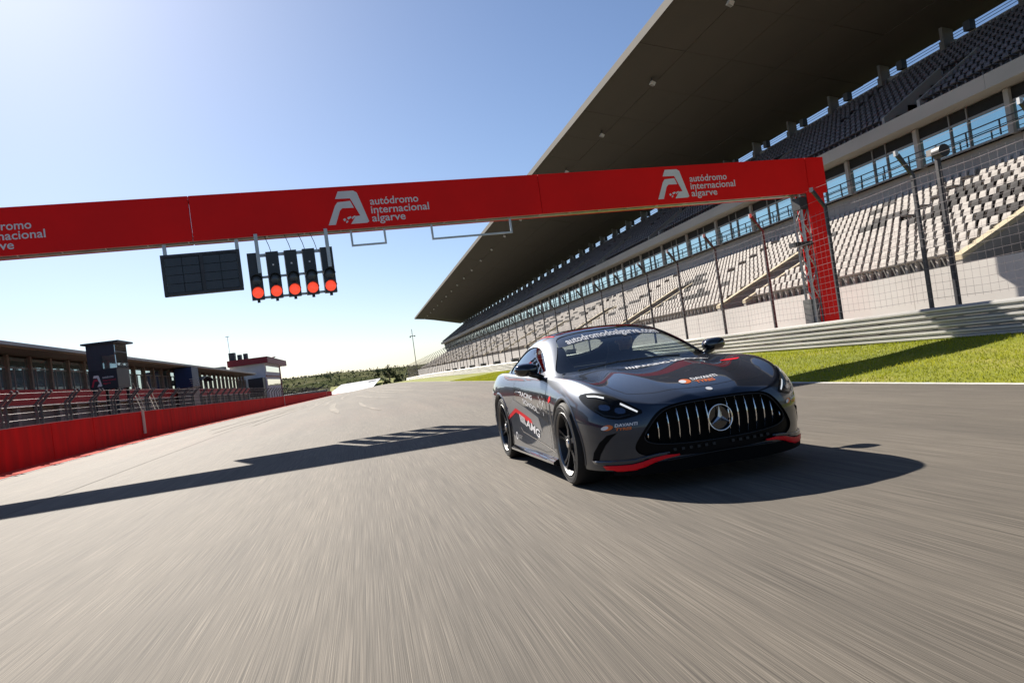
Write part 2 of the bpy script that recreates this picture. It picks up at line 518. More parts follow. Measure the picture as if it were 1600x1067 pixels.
# seats
def seat_mesh(name, mat):
    mb = MB()
    # pan, curved back of two facets, bracket; faces the track (-x)
    mb.add([(-.20, -.172, .40), (-.20, .172, .40), (.20, .172, .37), (.20, -.172, .37),
            (-.172, -.20, .36), (-.172, .20, .36), (.20, .20, .33), (.20, -.20, .33)],
           [(0, 1, 2, 3), (7, 6, 5, 4), (0, 4, 5, 1), (3, 2, 6, 7), (0, 3, 7, 4), (1, 5, 6, 2)])
    mb.add([(.17, -.172, .38), (.17, .172, .38), (.235, .172, .58), (.235, -.172, .62), (.285, .15, .70), (.285, -.15, .70),
            (.22, -.172, .37), (.22, .172, .37), (.28, .172, .61), (.28, -.172, .61), (.325, .15, .69), (.325, -.15, .69)],
           [(0, 1, 2, 3), (3, 2, 4, 5), (7, 6, 9, 8), (8, 9, 11, 10), (5, 4, 10, 11), (0, 3, 9, 6), (1, 7, 8, 2), (3, 5, 11, 9), (2, 8, 10, 4)])
    mb.add([(.0, -.05, 0), (.0, .05, 0), (.1, .05, 0), (.1, -.05, 0), (.0, -.05, .36), (.0, .05, .36), (.1, .05, .36), (.1, -.05, .36)],
           [(0, 1, 5, 4), (1, 2, 6, 5), (2, 3, 7, 6), (3, 0, 4, 7)])
    me = mb.mesh(name); me.materials.append(mat)
    return me
SM_W = seat_mesh('seat_white', MAT['seat_white']); SM_D = seat_mesh('seat_dark', MAT['seat_dark']); SM_G = seat_mesh('seat_grey', MAT['seat_grey'])
SP = .50
def in_vom(y, r, voms, w, rows, m=.30):
    if r >= rows: return False
    for v in voms:
        if v - w - m < y < v + m + .1: return True
    return False
# dark seats stand in scattered blocks among the white ones
dark = set()
rr = random.Random(5)
for k in range(85):
    cy = rr.uniform(S_Y0, S_Y1); r0 = rr.randint(2, 9); n = rr.randint(2, 4)
    for q in range(n):
        s = cy + rr.uniform(-.6, .6) - q * .4
        for j in range(rr.randint(2, 6)):
            dark.add((r0 + q, int(s / SP) + j))
seats = []
for r in range(NR):
    for i in range(int((S_Y1 - S_Y0) / SP)):
        y = S_Y0 + .3 + i * SP
        if in_vom(y, r, VOMS, VW, VR): continue
        if r >= VR and abs(((y - VOMS[0] + 8.2) % (3 * BAY)) - .6) < .6: continue       # gangway
        d = (r, int(y / SP)) in dark
        seats.append((X0 + RD * (r + 1) - .42, y, Z0 + RH * (r + 1) - .28, d))
def seen(s):   # rough size in the photograph
    return s[1] > 15.5 and s[0] / s[1] < 1.03
vis = sorted([s for s in seats if seen(s)], key=lambda s: s[0] ** 2 + s[1] ** 2)
single = set(vis[:296])
for s in vis[:296]:
    o = bpy.data.objects.new('seat', SM_D if s[3] else SM_W); COL.objects.link(o)
    o.parent = lower; o.location = Vector((s[0], s[1], s[2])) - Vector((0, 0, 0))
def merged_seats(name, lst, me, mat, parent):
    V = np.array([v.co[:] for v in me.vertices]); F = [list(p.vertices) for p in me.polygons]
    P = np.array([s[:3] for s in lst]); n = len(V)
    VV = (V[None] + P[:, None]).reshape(-1, 3)
    fs = []
    for k in range(len(lst)):
        b = k * n
        fs += [[i + b for i in f] for f in F]
    m2 = bpy.data.meshes.new(name); m2.from_pydata(VV.tolist(), [], fs); m2.update()
    o = link(name, m2, mat, parent); o['kind'] = 'stuff'
    return o
rest = [s for s in seats if s not in single and s[1] > 12]
merged_seats('seat_rows', [s for s in rest if not s[3]], SM_W, MAT['seat_white'], lower)
merged_seats('dark_seat_rows', [s for s in rest if s[3]], SM_D, MAT['seat_dark'], lower)

# wall between lower tier and windows, window band
XW = 26.55
TZ_TOP = Z0 + RH * NR - .28                                  # 5.94
for k in range(47):
    a = S_Y0 + k * BAY
    m2 = MB(); m2.box(X0 + RD * NR - .02 + .05, XW + 1.2, a + .01, a + BAY - .01, 1.0, 7.42)
    m2.build('upstand_panel', MAT['concrete'], stand)
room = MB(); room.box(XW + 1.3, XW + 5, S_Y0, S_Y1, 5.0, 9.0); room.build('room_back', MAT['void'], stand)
def col_at(k): return S_Y0 + k * BAY
for k in range(47):
    y = col_at(k)
    m2 = MB(); m2.box(XW + .02, XW + .36, y - .14, y + .14, 7.40, 9.22); m2.build('column', MAT['concrete'], stand)
    # three panes with mullions, dark blind strip above
    div = [.14, 2.35, 3.45, BAY - .14]
    fr = MB()
    for q, d in enumerate(div[1:-1]):
        fr.box(XW + .10, XW + .24, y + d - .035, y + d + .035, 7.42, 9.2)
    fr.box(XW + .115, XW + .225, y + .2, y + BAY - .2, 8.62, 8.72)
    fr.box(XW + .11, XW + .235, y + .2, y + BAY - .2, 7.42, 7.50)
    f_o = fr.build('window_frame', MAT['frame'], stand)
    for q in range(3):
        ya, yb = y + div[q] + (.035 if q else 0), y + div[q + 1] - (.035 if q < 2 else 0)
        m2 = MB(); t = RNG.uniform(-.006, .006)
        m2.add([(XW + .17, ya, 7.50), (XW + .17, yb, 7.50), (XW + .17 + t, yb, 8.62), (XW + .17 + t, ya, 8.62)], [(0, 3, 2, 1)])
        m2.build('pane', MAT['pane'], f_o, recalc=False)
        m2 = MB(); m2.box(XW + .16, XW + .18, ya, yb, 8.72, 9.2); m2.build('blind', MAT['void'], f_o)
# balcony rail in front of the windows
rail = MB()
rail.tube([(XW - .45, S_Y0, 8.02), (XW - .45, S_Y1, 8.02)], .028, 6)
rail.tube([(XW - .45, S_Y0, 7.78), (XW - .45, S_Y1, 7.78)], .018, 6)
for k in range(47 * 3):
    y = S_Y0 + k * BAY / 3
    rail.box(XW - .475, XW - .425, y - .025, y + .025, 7.4, 8.02)
rail.build('balcony_rail', MAT['steel_dark'], stand)
# beam that carries the upper tier
for k in range(24):
    a = S_Y0 + k * 2 * BAY; b = min(S_Y1, a + 2 * BAY)
    m2 = MB(); m2.prism([(25.7, 9.26), (27.2, 9.24), (27.2, 9.60), (25.95, 9.86), (25.7, 9.86)], 'y', a + .008, b - .008)
    m2.build('beam_segment', MAT['concrete_warm'], stand)
# upper tier
UX, UZ, URD, URH, UN = 26.0, 9.72, .70, .44, 11
UVO = [35.9 + 3 * BAY * k for k in range(-1, 14)]
mb = MB(); y = S_Y0
for v in UVO:
    if v - 2.4 < S_Y0: continue
    steps(UX, UZ, URD, URH, 0, 5, y, v - 2.4, mb, 9.3); y = v
steps(UX, UZ, URD, URH, 0, 5, y, S_Y1, mb, 9.3)
steps(UX, UZ, URD, URH, 5, UN, S_Y0, S_Y1, mb, 9.3)
upper = mb.build('upper_tier', MAT['concrete_dark'], stand)
for v in UVO:
    if v - 2.4 < S_Y0: continue
    xa, xb = UX + .05, UX + 5 * URD
    for yy in (v, v - 2.6):
        m2 = MB(); m2.prism([(xa, 9.5), (xb, 9.5), (xb, UZ + URH * 5 + .55), (xa, UZ + .55)], 'y', yy, yy + .2)
        m2.build('stair_wall', MAT['concrete'], stand)
us = []
for r in range(UN):
    for i in range(int((S_Y1 - S_Y0) / SP)):
        y = S_Y0 + .3 + i * SP
        if in_vom(y, r, UVO, 2.4, 5): continue
        if r >= 5 and abs(((y - UVO[0] + 8.4) % (3 * BAY)) - .6) < .6: continue
        if y < 24: continue
        us.append((UX + URD * (r + 1) - .40, y, UZ + URH * (r + 1) - .28))
merged_seats('seat_rows', us, SM_G, MAT['seat_grey'], upper)
# back wall, piers, roof
UXB = UX + URD * UN                                          # 33.7
mb = MB(); mb.box(UXB + .1, UXB + .4, S_Y0, S_Y1, 8, 15.12); mb.build('back_wall', MAT['concrete'], stand)
mb = MB(); mb.box(UXB - .05, UXB + .1, S_Y0, S_Y1, 12.0, 14.2); mb.build('back_wall_foot', MAT['concrete_dark'], stand)
for k in range(1, 47):
    y = col_at(k)
    m2 = MB(); m2.box(UXB - .30, UXB + .55, y - .20, y + .20, 13.2, 15.30)
    m2.box(UXB - .25, UXB + .4, y - .13, y + .13, 15.30, 16.2)
    m2.build('pier', MAT['concrete_dark'], stand)
    m2 = MB(); m2.box(UXB - .25, UXB + .1, y + BAY * .62, y + BAY * .62 + .5, 15.12, 15.62)
    m2.build('speaker_box', MAT['black'], stand)
cb = MB()
for z in (15.36, 15.52):
    cb.tube([(UXB + .3, S_Y0, z), (UXB + .3, S_Y1, z)], .018, 5)
cb.build('cable', MAT['steel_dark'], stand)
RX0, RX1, RY0, RY1 = 19.4, 34.4, -18.0, 290.0
def ry(x, y): return y - (24.0 * (x - RX0) / (RX1 - RX0) if y >= RY1 - 1 else 0)
def soff_z(x): return 19.68 + (15.82 - 19.68) * (x - RX0) / (RX1 - RX0)
# soffit panels: one strip each of five cross-bays, split lengthwise at two seams
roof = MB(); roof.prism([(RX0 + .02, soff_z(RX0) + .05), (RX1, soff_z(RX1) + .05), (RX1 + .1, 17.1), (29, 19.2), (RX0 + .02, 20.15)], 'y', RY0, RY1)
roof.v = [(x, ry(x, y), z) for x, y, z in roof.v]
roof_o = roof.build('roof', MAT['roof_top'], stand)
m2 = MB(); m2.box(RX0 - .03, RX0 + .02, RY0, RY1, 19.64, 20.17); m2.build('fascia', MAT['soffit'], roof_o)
cuts = [RX0 + .03, 22.4, 25.4, 28.4, 31.4, RX1]
n_b = 46; L = (RY1 - RY0) / n_b
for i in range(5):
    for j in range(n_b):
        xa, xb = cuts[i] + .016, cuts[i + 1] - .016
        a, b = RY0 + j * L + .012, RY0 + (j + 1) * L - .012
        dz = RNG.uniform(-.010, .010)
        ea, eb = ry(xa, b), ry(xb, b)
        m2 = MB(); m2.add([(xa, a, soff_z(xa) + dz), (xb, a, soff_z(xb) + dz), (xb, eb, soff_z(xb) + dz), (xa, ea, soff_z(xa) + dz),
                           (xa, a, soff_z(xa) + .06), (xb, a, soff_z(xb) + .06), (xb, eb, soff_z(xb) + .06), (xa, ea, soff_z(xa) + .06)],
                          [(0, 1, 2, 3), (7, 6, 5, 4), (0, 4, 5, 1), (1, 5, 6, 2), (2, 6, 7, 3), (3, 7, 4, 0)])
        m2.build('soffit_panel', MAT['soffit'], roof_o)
# floodlights under the roof edge
MAT['lamp_white'] = M('lamp housing', (.75, .74, .7), .4, var=.05)
def floodlight(y, k):
    e = empty('floodlight', (21.9, y, soff_z(21.9)))
    m2 = MB(); m2.tube([(21.9, y, soff_z(21.9) + .02), (21.9, y, soff_z(21.9) - .28)], .035, 8); m2.build('bracket', MAT['steel_dark'], e)
    Mx = Matrix.Translation((21.92, y - .04, soff_z(21.9) - .40)) @ Matrix.Rotation(.5, 4, 'Y') @ Matrix.Rotation(.2, 4, 'X')
    m2 = MB(); m2.obox(Mx, .30, .42, .24); h = m2.build('housing', MAT['lamp_white'], e)
    m2 = MB(); m2.obox(Mx @ Matrix.Translation((0, 0, -.125)), .26, .38, .02); m2.build('lens', MAT['frame'], e)
    tag(e, ORD[k] + ' small white floodlight in the row under the grandstand roof edge', 'floodlight', 'floodlights under the grandstand roof')
for k in range(20):
    floodlight(41.5 + 12.4 * k, k)

# ------------------------------------------------------------------ guard rail and catch fence on the right
MAT['cable'] = M('steel cable', (.20, .172, .18), .5, .5, var=.2)
gr = empty('guard_rail', (14.05, 60, 0)); tag(gr, 'stacked galvanised guard rail along the grass verge below the catch fence', 'guard rail')
prof = [(0, 0), (-.04, .03), (-.085, .06), (-.085, .10), (-.03, .14), (-.03, .17), (-.085, .21), (-.085, .25), (-.04, .28), (0, .31)]
GY = [y for y in range(3, 281, 3)]
for lv in range(3):
    mb = MB(); n = len(prof)
    z0 = .215 + lv * .262
    vs = [(13.47 + 1.5 * px, y, zright(y) + z0 + pz * .835) for y in GY for px, pz in prof]
    mb.add(vs, [(j * n + i, j * n + i + 1, (j + 1) * n + i + 1, (j + 1) * n + i) for j in range(len(GY) - 1) for i in range(n - 1)])
    mb.build('rail', MAT['rail'], gr, smooth='auto')
for k in range(70):
    y = 4 + k * 4
    m2 = MB(); m2.box(13.48, 13.60, y - .06, y + .06, zright(y) - .1, zright(y) + .98); m2.build('post', MAT['steel'], gr)
fn = empty('catch_fence', (14.35, 60, 0)); tag(fn, 'tall cable catch fence with bent-top posts in front of the grandstand', 'fence')
FY = [18.27 + 3.94 * k for k in range(-3, 66)]
FX = 13.80
for y in FY:
    z = zright(y)
    m2 = MB()
    m2.box(FX - .04, FX + .04, y - .042, y + .042, z + .1, z + 4.3)
    m2.prism([(FX - .04, z + 4.3), (FX + .04, z + 4.3), (FX - .30, z + 4.86), (FX - .37, z + 4.80)], 'y', y - .042, y + .042)
    p = m2.build('post', MAT['steel_dark'], fn)
    m2 = MB(); m2.box(FX - .41, FX - .33, y - .04, y + .04, z + 4.80, z + 4.93); m2.build('insulator', MAT['steel'], p)
WIRE = [(FX - .05, 1.22 + .185 * q) for q in range(17)] + [(FX - .22, 4.55), (FX - .37, 4.87)]
for q, (x, z) in enumerate(WIRE):
    mb = MB()
    pts = []
    for k, y in enumerate(FY[:-1]):
        for t in (0, .5):
            yy = y + (FY[k + 1] - y) * t
            pts.append((x, yy, z + zright(yy) - (.025 if t else 0) * (1 + (q % 3) * .4)))
    mb.tube(pts, .0042 if q % 4 else .006, 4)
    mb.build('cable', MAT['cable'], fn)
# light vertical strands of the fence netting
nv = []; nf = []
for k in range(1070):
    y = FY[0] + k * .25; z = zright(y)
    if y > FY[-1]: break
    b = len(nv)
    for zz in (1.15, 4.25):
        nv += [(FX - .052, y - .0022, z + zz), (FX - .052, y + .0022, z + zz), (FX - .048, y, z + zz)]
    nf += [(b, b + 1, b + 4, b + 3), (b + 1, b + 2, b + 5, b + 4), (b + 2, b, b + 3, b + 5)]
mb = MB(); mb.add(nv, nf); net = mb.build('netting', MAT['cable'], fn, recalc=False); net['kind'] = 'stuff'
# narrow second post with camera bracket near the gantry
def camera_mast(y, h, label):
    e = empty('camera_mast', (15.6, y, 0))
    m2 = MB(); m2.box(15.55, 15.66, y - .055, y + .055, .2, h); m2.build('mast', MAT['steel_dark'], e)
    m2 = MB(); m2.box(15.45, 15.80, y - .2, y + .2, h, h + .16); m2.build('bracket_arm', MAT['frame'], e)
    m2 = MB(); m2.lathe([(0, .001), (0, .17), (.3, .17), (.34, .10), (.34, .001)], 'y', 14, (15.45, y - .5, h + .0)); m2.build('camera_housing', MAT['black'], e, smooth='auto')
    tag(e, label, 'mast')
camera_mast(19.6, 5.0, 'grey camera mast rising behind the catch fence at right')
# dark green litter bins standing behind the fence
MAT['bin'] = M('dark green plastic', (.02, .035, .028), .5, var=.15)
for k in range(9):
    y = 62 + 12.0 * k
    z = zright(y) + .20
    e = empty('litter_bin', (15.6, y, z))
    m2 = MB(); m2.prism([(15.3, z), (15.9, z), (15.95, z + 1.05), (15.25, z + 1.05)], 'y', y - .4, y + .4); m2.build('body', MAT['bin'], e)
    m2 = MB(); m2.prism([(15.2, z + 1.055), (16.0, z + 1.055), (15.95, z + 1.17), (15.25, z + 1.17)], 'y', y - .46, y + .46); m2.build('lid', MAT['bin'], e)
    tag(e, ORD[k] + ' dark green litter bin in the row behind the guard rail', 'bin', 'bins behind the guard rail')
# ------------------------------------------------------------------ lettering helper
_text_cache = {}
def text2d(body, bold=0.0, shear=0.0):
    """outline lettering as flat triangles: (verts2d, faces, width)"""
    key = (body, bold, shear)
    if key in _text_cache: return _text_cache[key]
    cu = bpy.data.curves.new('lettering', 'FONT')
    cu.body = body; cu.size = 1.0; cu.offset = bold; cu.shear = shear; cu.resolution_u = 3
    o = bpy.data.objects.new('lettering_tmp', cu); COL.objects.link(o)
    dg = bpy.context.evaluated_depsgraph_get()
    me = bpy.data.meshes.new_from_object(o.evaluated_get(dg))
    bpy.data.objects.remove(o, do_unlink=True); bpy.data.curves.remove(cu)
    bm = bmesh.new(); bm.from_mesh(me); bmesh.ops.triangulate(bm, faces=bm.faces)
    bmesh.ops.remove_doubles(bm, verts=bm.verts, dist=1e-5)
    bm.verts.index_update()
    V = [(v.co.x, v.co.y) for v in bm.verts]; F = [tuple(v.index for v in f.verts) for f in bm.faces]
    bm.free(); bpy.data.meshes.remove(me)
    x0 = min(v[0] for v in V); x1 = max(v[0] for v in V)
    V = [(x - x0, y) for x, y in V]
    _text_cache[key] = (V, F, x1 - x0)
    return _text_cache[key]

# ------------------------------------------------------------------ start gantry
GP = Vector((15.5, 24.41, 0)); GPHI = .148
GD = Vector((math.cos(GPHI), math.sin(GPHI), 0)); GN = Vector((-GD.y, GD.x, 0))
def G(s, n, z): return GP + GD * s + GN * n + Vector((0, 0, z))
def gbox(mb, s0, s1, n0, n1, z0, z1, mi=0):
    vs = [G(s, n, z) for z in (z0, z1) for s, n in ((s0, n0), (s1, n0), (s1, n1), (s0, n1))]
    return mb.add(vs, [(3, 2, 1, 0), (4, 5, 6, 7), (0, 1, 5, 4), (1, 2, 6, 5), (2, 3, 7, 6), (3, 0, 4, 7)], mi)
GT, GB, GTH = 6.24, 5.105, .55
gantry = empty('start_gantry', G(-.7, .3, 0))
tag(gantry, 'red start gantry spanning the track with white circuit lettering', 'gantry')
S_END = -.22
edges = [-26.6, -19.43, -10.1, -.92, S_END]
for i in range(4):
    a, b = edges[i] + .008, edges[i + 1] - .008
    m2 = MB(); gbox(m2, a, b, -.02 - .004 * (i % 2), .01, GB, GT); m2.build('banner_panel', MAT['red'], gantry)
    m2 = MB(); gbox(m2, a, b, GTH, GTH + .03 + .004 * (i % 2), GB, GT); m2.build('banner_panel', MAT['red'], gantry)
m2 = MB(); gbox(m2, S_END - .004, S_END + .016, .012, GTH - .002, GB, GT); m2.build('end_panel', MAT['red'], gantry)
# box truss inside the banner, seen from below
tr = MB()
for n in (.08, GTH - .08):
    for z in (GB + .05, GT - .06):
        tr.tube([G(-26.5, n, z), G(-.3, n, z)], .045, 6)
k = -26.2; flip = 0
while k < -1.2:
    for n in (.08, GTH - .08):
        tr.tube([G(k, n, GB + .05 if flip else GT - .06), G(k + .95, n, GT - .06 if flip else GB + .05)], .022, 5)
    tr.tube([G(k, .08, GB + .05), G(k, GTH - .08, GB + .05)], .022, 5)
    k += .95; flip = 1 - flip
tr.build('truss', MAT['steel'], gantry)
mb = MB(); gbox(mb, -26.5, -.3, .03, GTH - .03, GB + .10, GB + .12); mb.build('underside_sheet', MAT['concrete_warm'], gantry)
mb = MB(); gbox(mb, -26.5, -.3, .03, GTH - .03, GT - .03, GT - .01); mb.build('top_sheet', MAT['steel'], gantry)
# right post (red face, lattice behind) and left post
for s0, s1, sg in ((-1.03, -.38, 1), (-26.35, -25.7, -1)):
    m2 = MB(); gbox(m2, s0, s1, -.012, .015, -.2, GB + .01); m2.build('post_panel', MAT['red'], gantry)
    m2 = MB(); gbox(m2, s0 + .02, s1 - .02, GTH, GTH + .028, -.2, GB + .01); m2.build('post_panel', MAT['red'], gantry)
    lat = MB()
    for s in (s0 + .06, s1 - .06, s0 - .22):
        for n in (.09, GTH - .1):
            lat.tube([G(s, n, -.2), G(s, n, GB + .05)], .05, 6)
    z = .2; f = 0
    while z < 4.6:
        for n in (.09, GTH - .1):
            lat.tube([G(s0 + .06 if f else s0 - .22, n, z), G(s0 - .22 if f else s0 + .06, n, z + .5)], .02, 5)
        lat.tube([G(s0 - .22, .09, z), G(s0 - .22, GTH - .1, z + .5)], .02, 5)
        z += .5; f = 1 - f
    lat.build('lattice_post', MAT['steel'], gantry)
    m2 = MB(); gbox(m2, s0 - .25, s1 + .25, -.1, GTH + .25, -.3, .42); m2.build('footing', MAT['concrete'], gantry)
m2 = MB(); gbox(m2, -1.36, -1.06, .12, .5, .4, 1.75); m2.build('control_cabinet', MAT['frame'], gantry)
m2 = MB(); gbox(m2, -1.34, -1.06, .0, .35, 4.62, 5.0); m2.build('loudspeaker', MAT['black'], gantry)
m2 = MB(); gbox(m2, -1.75, -1.1, -.05, .3, 3.45, 3.58); m2.build('junction_arm', MAT['black'], gantry)
# emblem and lettering
LOGO = [[(0.249, 0.689), (0.344, 0.883), (0.745, 0.881), (0.833, 0.827), (1.063, 0.04), (1.011, 0.005), (0.582, 0.004), (0.727, 0.2), (0.85, 0.208), (0.638, 0.682)],
        [(-0.002, 0.012), (0.225, 0.509), (0.298, 0.599), (0.63, 0.615), (0.709, 0.427), (0.403, 0.434), (0.333, 0.368), (0.184, 0.011)],
        [(0.388, 0.139), (0.439, 0.168), (0.47, 0.118), (0.418, 0.084)], [(0.497, 0.179), (0.595, 0.21), (0.618, 0.169), (0.518, 0.124)],
        [(0.63, 0.183), (0.706, 0.221), (0.726, 0.195), (0.621, 0.121)], [(0.455, 0.072), (0.506, 0.106), (0.52, 0.067), (0.468, 0.032)]]
MAT['banner_white'] = M('white banner print', (.74, .72, .73), .55, var=.05)
def gantry_sign(s0, z0):
    m2 = MB()
    for poly in LOGO:
        m2.add([G(s0 + u, -.030, z0 + v) for u, v in poly], [tuple(t) for t in tessellate_polygon([[Vector((u, v, 0)) for u, v in poly]])])
    m2.build('emblem', MAT['banner_white'], gantry, recalc=False)
    for body, base, w in (('aut\u00f3dromo', .475, 1.31), ('internacional', .245, 1.58), ('algarve', .025, .90)):
        V, F, tw = text2d(body, .012)
        m2 = MB(); k = w / tw
        m2.add([G(s0 + 1.15 + x * k, -.030, z0 + base + y * .285) for x, y in V], F)
        m2.build('lettering', MAT['banner_white'], gantry, recalc=False)
for s0 in (-25.38, -16.09, -6.36):
    gantry_sign(s0, 5.23 if s0 < -10 else 5.255)

# dark message board hanging from the beam
MAT['board'] = M('message board', (.028, .034, .045), .35, var=.3, scale=3)
e = empty('message_board', G(-19.3, .1, GB)); tag(e, 'dark unlit message board hanging under the gantry left of the start lights', 'message board')
for s in (-20.12, -18.42):
    m2 = MB(); gbox(m2, s - .045, s + .045, .06, .14, 3.9, GB + .04); m2.build('hanger', MAT['steel'], e)
m2 = MB(); gbox(m2, -20.22, -18.40, -.02, .17, 3.80, 3.87); gbox(m2, -20.22, -18.40, -.02, .17, 4.75, 4.82)
gbox(m2, -20.24, -20.16, -.022, .172, 3.80, 4.82); gbox(m2, -18.46, -18.38, -.022, .172, 3.80, 4.82); gbox(m2, -19.34, -19.26, -.018, .165, 3.87, 4.75)
m2.build('frame', MAT['steel_dark'], e)
m2 = MB(); gbox(m2, -20.16, -18.46, .10, .16, 3.87, 4.75); m2.build('back_plate', MAT['board'], e)
for a in range(2):
    for i in range(2):
        for j in range(4):
            s0 = -20.15 + a * .89 + i * .40; z0 = 3.88 + j * .217
            m2 = MB(); gbox(m2, s0, s0 + .385, .0 + .003 * ((i + j) % 2), .095, z0, z0 + .205); m2.build('module', MAT['board'], e)
m2 = MB(); m2.tube([G(-20.1, .3, 4.72), G(-20.05, .32, 4.3), G(-19.8, .25, 4.1), G(-19.62, .2, 4.12)], .012, 5); m2.build('cable', MAT['steel'], e)

# start lights
def lit_mat():
    m, nt, b = new_mat('lit red lens')
    f = pos_noise(nt, 260, (1, 1, 1), detail=1)
    c = ramp(nt, f, [(.35, (.80, .035, .015)), (.65, (1.0, .12, .06))])
    nt.links.new(c, b.inputs['Emission Color']); b.inputs['Emission Strength'].default_value = .5
    nt.links.new(c, b.inputs['Base Color']); b.inputs['Roughness'].default_value = .3
    return m
MAT['lit'] = lit_mat()
MAT['dark_lens'] = M('unlit lens', (.07, .085, .10), .25, var=.2, scale=60)
MAT['housing'] = M('light housing', (.022, .026, .032), .42, var=.25, scale=6)
e = empty('start_lights', G(-17.15, .1, GB)); tag(e, 'row of five black start light columns with red lamps lit under the gantry', 'start lights')
for i in range(5):
    s = -18.06 + .455 * i
    m2 = MB(); gbox(m2, s - .155, s + .155, -.02, .16, 3.50, 4.69); h = m2.build('light_housing', MAT['housing'], e)
    for z, mt, nm in ((3.985, 'dark_lens', 'dark_lamp'), (3.675, 'lit', 'red_lamp')):
        m2 = MB(); cz = G(s, -.02, z)
        # domed lens with visor ring, axis towards the track start
        ring = []
        for q in range(25):
            a = 2 * math.pi * q / 24
            ring.append(G(s + .138 * math.cos(a), -.03, z + .138 * math.sin(a)))
        vs = []; n = 24
        for rad, dep in ((.138, -.022), (.125, -.05), (.085, -.072), (.04, -.083), (.001, -.086)):
            for q in range(n):
                a = 2 * math.pi * q / n
                vs.append(G(s + rad * math.cos(a), dep, z + rad * math.sin(a)))
        m2.add(vs, [(r * n + q, r * n + (q + 1) % n, (r + 1) * n + (q + 1) % n, (r + 1) * n + q) for r in range(4) for q in range(n)])
        m2.build(nm, MAT[mt], h, smooth=True)
        v2 = MB(); vs = []
        for q in range(13):
            a = math.pi * q / 12
            for dep in (-.021, -.15):
                for rad in (.142, .152):
                    vs.append(G(s + rad * math.cos(a), dep, z + rad * math.sin(a)))
        fs = []
        for q in range(12):
            b0 = q * 4
            fs += [(b0, b0 + 4, b0 + 6, b0 + 2), (b0 + 1, b0 + 3, b0 + 7, b0 + 5), (b0 + 2, b0 + 6, b0 + 7, b0 + 3)]
        v2.add(vs, fs); v2.build('visor', MAT['housing'], h)
    m2 = MB(); gbox(m2, s - .035, s + .035, .02, .09, 3.43, 3.50); m2.build('drain_cap', MAT['black'], h)
    if 0 < i < 4:
        m2 = MB(); gbox(m2, s - .02, s + .02, -.026, -.02, 4.33, 4.37); m2.build('maker_plate', MAT['white'], h)
m2 = MB()
gbox(m2, -18.2, -16.1, .165, .215, 4.60, 4.68); gbox(m2, -18.2, -16.1, .165, .215, 4.05, 4.11); gbox(m2, -18.2, -16.1, .165, .215, 3.53, 3.59)
m2.build('cross_frame', MAT['steel'], e)
for s in (-17.95, -16.2):
    m2 = MB(); gbox(m2, s - .045, s + .045, -.09, -.022, 4.16, GB + .05); m2.build('hanger', MAT['steel'], e)
m2 = MB()
for s in (-17.6, -17.1, -16.75, -16.45):
    m2.tube([G(s - .12, .3, GB + .05), G(s - .04, .26, 4.9), G(s, .2, 4.68)], .009, 5)
m2.build('wire', MAT['black'], e)
# two empty hanging brackets
for s0, s1, z, lab in ((-15.52, -14.63, 4.66, 'small empty steel bracket hanging under the gantry beside the start lights'), (-13.33, -11.05, 4.66, 'wide empty steel bracket hanging under the middle of the gantry')):
    m2 = MB(); gbox(m2, s0 - .025, s0 + .025, .1, .15, z, GB + .06); gbox(m2, s1 - .025, s1 + .025, .1, .15, z, GB + .06); gbox(m2, s0 + .025, s1 - .025, .102, .148, z, z + .05)
    o = m2.build('hanging_bracket', MAT['steel'], None); tag(o, lab, 'bracket')
# ------------------------------------------------------------------ red pit wall with fence
pw = empty('pit_wall', (-9.61, 80, 0)); tag(pw, 'long red painted concrete pit wall along the left of the track', 'wall')
y = 4.0; k = 0
while y < 236:
    L = 3.95
    m2 = MB(); w = RNG.uniform(-.012, .012)
    m2.box(-9.91, -9.59 + w, y + .012, y + L - .012, -.3, 1.13, dz=zleft)
    m2.build('wall_block', MAT['red_wall'], pw)
    y += L; k += 1
MAT['cap'] = M('wall capping', (.55, .50, .45), .8, var=.15, scale=2)
yy = [4 + 4 * i for i in range(59)]
m2 = MB()
for i in range(58):
    m2.box(-9.89, -9.63, yy[i], yy[i + 1], 1.13, 1.152, dz=zleft)
m2.build('capping', MAT['cap'], pw)
for y in (38.2, 100.8, 204):
    m2 = MB(); m2.box(-9.57, -9.53, y - .17, y + .17, .18 if y < 50 else .02, 1.2, dz=zleft); m2.build('white_marker', MAT['white_wall'], pw)
pf = empty('pit_wall_fence', (-9.76, 80, 0)); tag(pf, 'dark cable fence with bent posts on top of the red pit wall', 'fence')
y = 17.3
PY = []
while y < 234:
    PY.append(y); y += 2.53
for y in PY:
    z = zleft(y)
    for dy in ((-.19, .19) if y < 75 else (0,)):
        m2 = MB()
        poly = [(-9.82, 1.15), (-9.74, 1.15), (-9.76, 1.72), (-9.40, 2.10), (-9.45, 2.15), (-9.84, 1.75)]
        m2.prism([(a, b + z) for a, b in poly], 'y', y + dy - .032, y + dy + .032)
        m2.build('post', MAT['steel_dark'], pf)
for (x, zz) in [(-9.77, 1.32), (-9.77, 1.52), (-9.77, 1.70), (-9.64, 1.90), (-9.45, 2.06)]:
    m2 = MB(); m2.tube([(x, q, zz + zleft(q)) for q in PY], .008, 5); m2.build('cable', MAT['cable'], pf)

